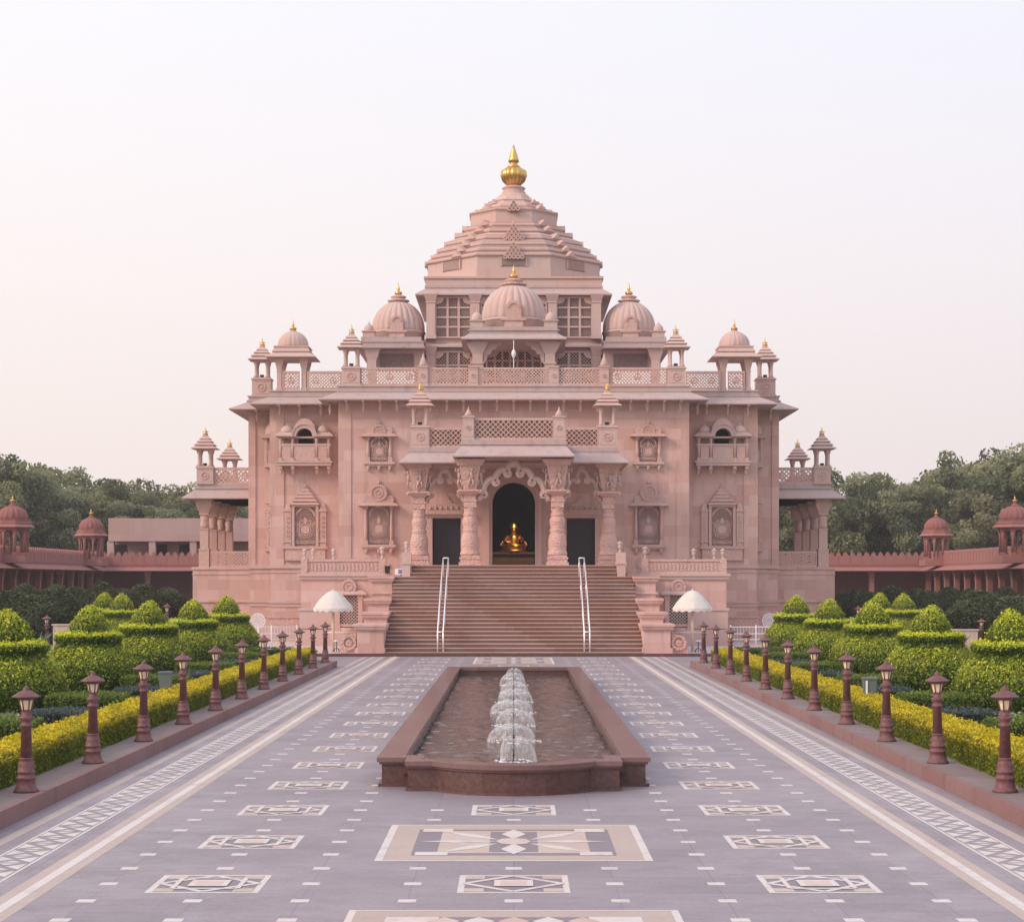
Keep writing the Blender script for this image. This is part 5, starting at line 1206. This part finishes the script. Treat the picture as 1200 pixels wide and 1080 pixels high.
# ------------------------------------------------------------------ umbrellas, stands, fences on the plaza
for sd_, px in (('left', 390.5), ('right', 811.5)):
    Y = 90.8; x = PXX(px, Y); U = empty('parasol', (x, Y, .1)); zt = PZ(691.5, Y); zb = PZ(712.5, Y); r = 23.5*Y/F
    c = MB(); n_ = 16; prof = []
    vs = []; fs = []
    for i in range(9):
        t = i/8; 
        for q in range(n_*4):
            a = 2*PI*q/(n_*4); ph = (q % 8)/8; sag = math.sin(ph*PI)*.035*t
            rr = r*t*(1-sag); zz = zb+(zt-zb)*(1-t**1.75)
            vs.append((x+rr*math.cos(a), Y+rr*math.sin(a), zz))
    m_ = n_*4
    for q in range(m_): a = 2*PI*q/m_; vs.append((x+r*.985*math.cos(a), Y+r*.985*math.sin(a), zb-.12-(.05 if (q % 4) in (1, 2) else 0)))
    for i in range(9):
        for q in range(m_): q2 = (q+1) % m_; fs.append((i*m_+q, (i+1)*m_+q, (i+1)*m_+q2, i*m_+q2))
    c.add(vs, fs, 0, False)
    c.build('canopy', 'canvas', U)
    MB().lathe([(.03, 0), (.05, .03), (.02, .1)], 10, x, Y, zt-.02).build('top_knob', 'canvas', U)
    MB().tube([(x, Y, .1), (x, Y, zt-.02)], .07, 12).build('pole', 'pole', U)
    rb = MB()
    for k in range(8): a = 2*PI*k/8+.2; rb.tube([(x, Y, zb+.25), (x+r*.6*math.cos(a), Y+r*.6*math.sin(a), zb+(zt-zb)*.62)], .01, 5)
    rb.build('ribs', 'pole', U)
    tag(U, f'white scalloped parasol on a cream pole to the {sd_} of the stairs', 'parasol', 'parasols on the plaza')
    xs = x+.22; Sd = empty('stand', (xs, Y-.6, .1)); q = MB().tube([(xs, Y-.6, .12), (xs, Y-.6, .62)], .02, 8)
    for k in range(4): a = PI/4+k*PI/2; q.tube([(xs, Y-.6, .3), (xs+.12*math.cos(a), Y-.6+.12*math.sin(a), .26), (xs+.22*math.cos(a), Y-.6+.22*math.sin(a), .12)], .016, 6)
    q.build('frame', 'black', Sd); MB().lathe([(.14, 0), (.15, .02), (.14, .05)], 14, xs, Y-.6, .62).build('top', 'white', Sd)
    tag(Sd, f'small black stand with a white top at the foot of the {sd_} parasol', 'stand')
for sd_, sx in (('left', -1), ('right', 1)):
    fn = empty('barrier_fence', (sx*13.5, 97, .1)); tag(fn, f'low white railing on the plaza to the {sd_} of the terrace', 'railing', 'white railings on the plaza')
    r_ = MB()
    for z_ in (.5, .8, 1.15): r_.tube([(sx*11.2, 97, z_), (sx*16.5, 97, z_)], .022, 6)
    for x in np.arange(11.4, 16.5, .16): r_.tube([(sx*x, 97, .5), (sx*x, 97, 1.15)], .008, 4)
    r_.build('rails', 'white', fn)
    for x in (11.2, 12.52, 13.85, 15.17, 16.5): MB().tube([(sx*x, 97, .1), (sx*x, 97, 1.25)], .03, 8).build('post', 'white', fn)
    r2 = empty('rope_barrier', (sx*9, 93, .1)); tag(r2, f'thin metal post and rail barrier beside the {sd_} parasol', 'barrier', 'thin barriers by the parasols')
    for x in (7.9, 9.6): MB().tube([(sx*x, 95, .1), (sx*x, 95, 1.0)], .025, 8).build('post', 'steel', r2)
    MB().tube([(sx*7.9, 95, .92), (sx*9.6, 95, .92)], .018, 6).build('rail', 'steel', r2)
    x = sx*13.9; zc = PZ(727, 102); q = MB(); q.ring(x, zc, .36, .41, 101.96, 102.04, n=24); q.ring(x, zc, .16, .2, 101.96, 102.04, n=16)
    for k in range(12):
        a = k*PI/6; q.bar(x, zc, x+.38*math.cos(a), zc+.38*math.sin(a), 102, .025, .05); q.ring(x+.28*math.cos(a), zc+.28*math.sin(a), .04, .065, 101.97, 102.03, n=8)
    q.box(x-.05, x+.05, 101.98, 102.02, .1, zc-.38); q.box(x-.4, x+.4, 101.8, 102.2, .1, .2)
    tag(q.build('filigree_screen', 'white'), f'round white filigree ornament on a post before the {sd_} temple wall', 'ornament', 'white filigree ornaments')

# ------------------------------------------------------------------ red colonnades round the garden
def make_kiosk(r_=1.1):
    k = MB(); n_ = 8
    k.lathe([(r_*.98, 0), (r_*.98, .12)], 8, rot=PI/8, smooth=False)
    for i in range(8):
        a = PI/8+i*PI/4; x, y = r_*.86*math.cos(a), r_*.86*math.sin(a)
        k.cb(x, y, .12, .28, .28, .2); k.lathe([(.11,.3),(.09,1.5),(.12,1.6),(.10,1.7),(.16,2.0)], 8, x, y); k.cb(x, y, 2.0, .34, .34, .12)
    k.lathe([(r_*1.02,2.12),(r_*1.02,2.35),(r_*1.32,2.30),(r_*1.34,2.38),(r_*1.08,2.62),(r_*1.14,2.64),(r_*1.14,2.76),(r_*1.0,2.8),(r_*1.05,2.95),(r_*.9,3.0)], 8, rot=PI/8, smooth=False)
    return k
for sd_, sx in (('left', -1), ('right', 1)):
    C_ = empty('colonnade', (sx*36.3, 150, 0)); tag(C_, f'long red sandstone colonnade with domed kiosks beyond the {sd_} lawn', 'colonnade')
    XS, YBk = 36.2, 165.0
    # back run and side run: wall, roof band, eave, parapet with merlons, columns
    q = MB(); q.box(*sorted((sx*14, sx*(XS+4.0))), YBk+4, YBk+4.4, 0, 4.6); q.box(*sorted((sx*(XS+4), sx*(XS+4.4))), 80, YBk+4.4, 0, 4.6); q.build('wall', 'red', C_)
    q = MB(); q.box(*sorted((sx*14, sx*(XS+4.4))), YBk, YBk+4.4, 4.6, 5.0); q.box(*sorted((sx*XS, sx*(XS+4.4))), 80, YBk, 4.6, 5.0); q.build('roof', 'red', C_)
    q = MB(); q.frus(tuple(sorted((sx*14, sx*(XS-.8))))+(YBk-.8, YBk), 4.42, tuple(sorted((sx*14, sx*(XS)))) +(YBk-.05, YBk), 4.75)
    q.add([(sx*(XS-.8), 80, 4.40), (sx*(XS-.8), 80, 4.46), (sx*XS, 80, 4.8), (sx*XS, 80, 4.66), (sx*(XS-.8), YBk-.8, 4.40), (sx*(XS-.8), YBk-.8, 4.46), (sx*XS, YBk, 4.8), (sx*XS, YBk, 4.66)], [(0,1,2,3),(4,7,6,5),(1,5,6,2),(0,3,7,4),(0,4,5,1),(3,2,6,7)]); q.build('eave', 'redl', C_)
    q = MB(); q.box(*sorted((sx*14, sx*XS)), YBk+.05, YBk+.25, 5.0, 5.75); q.box(*sorted((sx*(XS+.05), sx*(XS+.25))), 80, YBk, 5.0, 5.75)
    q.box(*sorted((sx*14, sx*XS)), YBk, YBk+.3, 5.0, 5.12); q.box(*sorted((sx*XS, sx*(XS+.3))), 80, YBk, 5.0, 5.12)
    for x in np.arange(14.3, XS, .62): q.ext([(sx*x-.2, 5.75), (sx*x+.2, 5.75), (sx*x+.2, 5.9), (sx*x, 6.1), (sx*x-.2, 5.9)], YBk+.08, YBk+.2)
    for y in np.arange(100, YBk, .62): q.box(*sorted((sx*(XS+.08), sx*(XS+.2))), y-.18, y+.18, 5.75, 5.92); q.frus(tuple(sorted((sx*(XS+.08), sx*(XS+.2))))+(y-.18, y+.18), 5.92, tuple(sorted((sx*(XS+.08), sx*(XS+.2))))+(y-.02, y+.02), 6.08)
    for x in np.arange(14.5, XS, 1.0): q.box(*sorted((sx*x, sx*(x+.06))), YBk+.02, YBk+.05, 5.12, 5.7)
    for y in np.arange(100, YBk, 1.0): q.box(*sorted((sx*(XS+.02), sx*(XS+.05))), y, y+.06, 5.12, 5.7)
    q.build('parapet', 'redl', C_)
    cp = MB().cb(0, 0, 0, .6, .6, .5).cb(0, 0, .5, .40, .40, 3.2).cb(0, 0, 3.7, .5, .5, .12).frus((-.2,.2,-.2,.2), 3.82, (-.34,.34,-.34,.34), 4.4)
    cpo = cp.build('column', 'redl', C_, at=(0,150,0))
    LL = [(sx*(XS+.3), YBk-.0-3.55*i+.3, 0) for i in range(13)]+[(sx*x, YBk+.3, 0) for x in ((32.2, 27.5, 22.8, 18.5) if sx < 0 else (31.5, 26.8, 22.1))]
    repeat(cpo, LL, C_)
    for (Y, s) in ((159.5, 1.0), (134.5, 1.08)):
        MB().box(*sorted((sx*(XS-1.5), sx*(XS+.9))), Y-1.25, Y+1.25, 4.82, 5.32).build('kiosk_base', 'redl', C_)
        kz = make_kiosk(); X = sx*(XS-.3)
        ko = kz.build('kiosk', 'redl', C_, at=(X, Y, 5.3)); ko.scale = (s, s, .88)
        d = MB().lathe(dome_prof(1.02, 1.15, 14), 80, rib=(16, .09)); d.v = [(a, b_, c_+2.98) for a, b_, c_ in d.v]; d.lathe([(.2,4.05),(.3,4.12),(.2,4.2),(.1,4.28),(.15,4.36),(.08,4.45)], 20); d.build('dome', 'red', ko, at=(X, Y, 5.3))
        f = MB(); gold_finial(f, 4.4, .8); f.build('finial', 'gold', ko, at=(X, Y, 5.3))
# beige building behind the left colonnade
Bd = empty('beige_building', (-31, 171, 0)); tag(Bd, 'plain beige stone building with dark openings rising behind the left colonnade', 'building')
Yb = 171; x0, x1 = PXX(127, Yb), PXX(300, Yb)
MB().box(x0, x1, Yb, Yb+10, PZ(634, Yb), PZ(607, Yb)).box(x0, x1, Yb+3, Yb+10, 0, PZ(634, Yb)).build('wall', 'beige', Bd)
for p_ in (129, 178, 226):
    MB().box(PXX(p_, Yb)-.3, PXX(p_, Yb)+.3, Yb+.1, Yb+.7, 0, PZ(634, Yb)).build('column', 'beige', Bd)
for (a, b_) in ((132, 148), (180, 196), (210, 222)): MB().box(PXX(a, Yb+3), PXX(b_, Yb+3), Yb+2.9, Yb+2.98, PZ(652, Yb), PZ(637, Yb)).build('window', 'void', Bd)
Gh = MB().box(-13, 13, 186, 187, 0, 1)                 # nothing of this shows; kept low behind the temple
q = MB().box(PXX(1173, 158), PXX(1188, 158), 157.95, 158.05, PZ(691, 158), PZ(683, 158)); tag(q.build('notice_board', 'white'), 'small plain white board under the eave of the right colonnade', 'board')
# ------------------------------------------------------------------ trees
def make_tree(seed, H=15.0, W_=7.5, nleaf=15000, airy=.0, mat='tree'):
    R_ = np.random.default_rng(seed); random.seed(seed); root = empty('tree', (0, 0, 0)); q = MB()
    q.tube([(0,0,0),(.1,.05,H*.15),(-.1,.1,H*.32),(.15,0,H*.5)], [.42,.34,.28,.18], 9)
    cl = []
    for k in range(16):
        a = random.uniform(0, 2*PI); t = random.uniform(.2, .5); L = W_*random.uniform(.45, .9); z1 = H*random.uniform(.38, .86)
        p0 = Vector((0, 0, H*t)); p2 = Vector((math.cos(a)*L, math.sin(a)*L, z1)); p1 = p0.lerp(p2, .5)+Vector((0, 0, H*.04))
        q.tube([p0, p1, p2], [.16, .09, .03], 6); cl.append(p2)
        for j in range(2):
            p3 = p2+Vector((random.uniform(-1.8, 1.8), random.uniform(-1.8, 1.8), random.uniform(-.3, 1.8))); q.tube([p1.lerp(p2, .7), p3], [.05, .02], 5); cl.append(p3)
    for k in range(34):
        a = random.uniform(0, 2*PI); v = random.uniform(-.5, 1); rr = math.sqrt(max(0, 1-v*v))*W_*random.uniform(.55, 1.0); cl.append(Vector((math.cos(a)*rr, math.sin(a)*rr, H*.62+v*H*.36)))
    q.build('trunk', 'bark', root, at=(0,0,0))
    C = np.array([tuple(c) for c in cl]); nc = len(C); rad = R_.uniform(.8, 1.8, nc)*(W_/7.5)
    wgt = rad**2; idx = R_.choice(nc, nleaf, p=wgt/wgt.sum()); d = R_.normal(size=(nleaf, 3)); d /= np.linalg.norm(d, axis=1)[:, None]
    rr = R_.uniform(.45, 1.08, nleaf)**.6
    Pp = C[idx]+d*(rad[idx]*rr)[:, None]*np.array([1, 1, .78])
    if airy: keep = R_.uniform(size=nleaf) > airy*np.clip((Pp[:, 2]-H*.6)/(H*.4), 0, 1); Pp, d, idx = Pp[keep], d[keep], idx[keep]
    n_ = len(Pp); cshade = (R_.uniform(-.15, 1.1, nc))[idx]
    sh = cshade+R_.uniform(-.25, .35, n_); fr = np.clip(d[:, 2], 0, 1)*.55*R_.uniform(0, 1, n_)*(cshade > .3)  # upper leaves of pale clumps tinted as if lit from above
    leaves('crown', Pp, d, mat, .21, root, (0,0,0), fresh_lit=fr, tilt=.8, shade=sh)
    return root
tps = [make_tree(11, 15, 7.5, 26000), make_tree(23, 14, 6.5, 22000, .55, 'tree2'), make_tree(37, 16, 8.5, 28000, .2), make_tree(41, 11, 6.0, 15000, .75, 'tree2')]
used = [True]*4
TR = [('left', [(-25, 178, 520, 2), (20, 200, 530, 0), (0, 183, 545, 2), (75, 196, 540, 2), (50, 186, 560, 0), (118, 190, 552, 0), (98, 182, 575, 2), (150, 186, 572, 0), (172, 200, 556, 1), (205, 196, 562, 3), (235, 200, 560, 1), (190, 188, 585, 0), (262, 188, 578, 1), (290, 196, 575, 0), (-60, 186, 530, 0)]),
      ('right', [(985, 188, 548, 2), (1010, 198, 556, 1), (965, 200, 562, 0), (1045, 200, 558, 3), (1035, 184, 580, 0), (1075, 190, 566, 2), (1105, 186, 560, 0), (1125, 200, 538, 2), (1162, 196, 540, 0), (1192, 190, 518, 2), (1225, 184, 520, 0), (1150, 180, 575, 1), (925, 196, 575, 0), (905, 200, 580, 1), (1262, 190, 525, 2)])]
kinds = ['dense round tree', 'loose tree with thin upper crown', 'broad leafy tree', 'small airy tree']
cnt = ['outermost', 'second', 'third', 'fourth', 'fifth', 'sixth', 'seventh', 'eighth', 'ninth', 'tenth', 'eleventh', 'twelfth', 'thirteenth', 'fourteenth', 'fifteenth']
base_h = (15.6, 14.6, 16.8, 11.6)
for sd_, lst in TR:
    order = sorted(range(len(lst)), key=lambda i: lst[i][0])
    for k, (px, Y, py, j) in enumerate(lst):
        pos_ = order.index(k); 
        if sd_ == 'right': pos_ = len(lst)-1-pos_
        if sd_ == 'left': py += 7
        s = PZ(py, Y)/base_h[j]
        place(tps[j], (PXX(px, Y), Y, 0), f'{kinds[j]} beyond the {sd_} colonnade, {cnt[pos_]} from the {sd_} edge', 'tree', f'trees beyond the {sd_} colonnade', used[j], (s*.95+.05, s*.95+.05, s), random.uniform(0, 6)); used[j] = False

# ------------------------------------------------------------------ haze
HZ = MB().box(-110, 110, -20, 240, -1.1, 36)
mh = bpy.data.materials.new('haze'); mh.use_nodes = True; n, l = mh.node_tree.nodes, mh.node_tree.links; n.clear()
oo = n.new('ShaderNodeOutputMaterial'); pvv = n.new('ShaderNodeVolumePrincipled'); pvv.inputs['Color'].default_value = (.92, .88, .92, 1); pvv.inputs['Density'].default_value = .0004; l.new(pvv.outputs[0], oo.inputs['Volume'])
struct(HZ.build('haze', mh), 'thin pale morning haze', 'stuff')
S.cycles.volume_step_rate = 5; S.cycles.transparent_max_bounces = 12

for o in S.objects:
    if 'label' in o and len(o['label'].split()) > 16: print('LONG', o['label'])
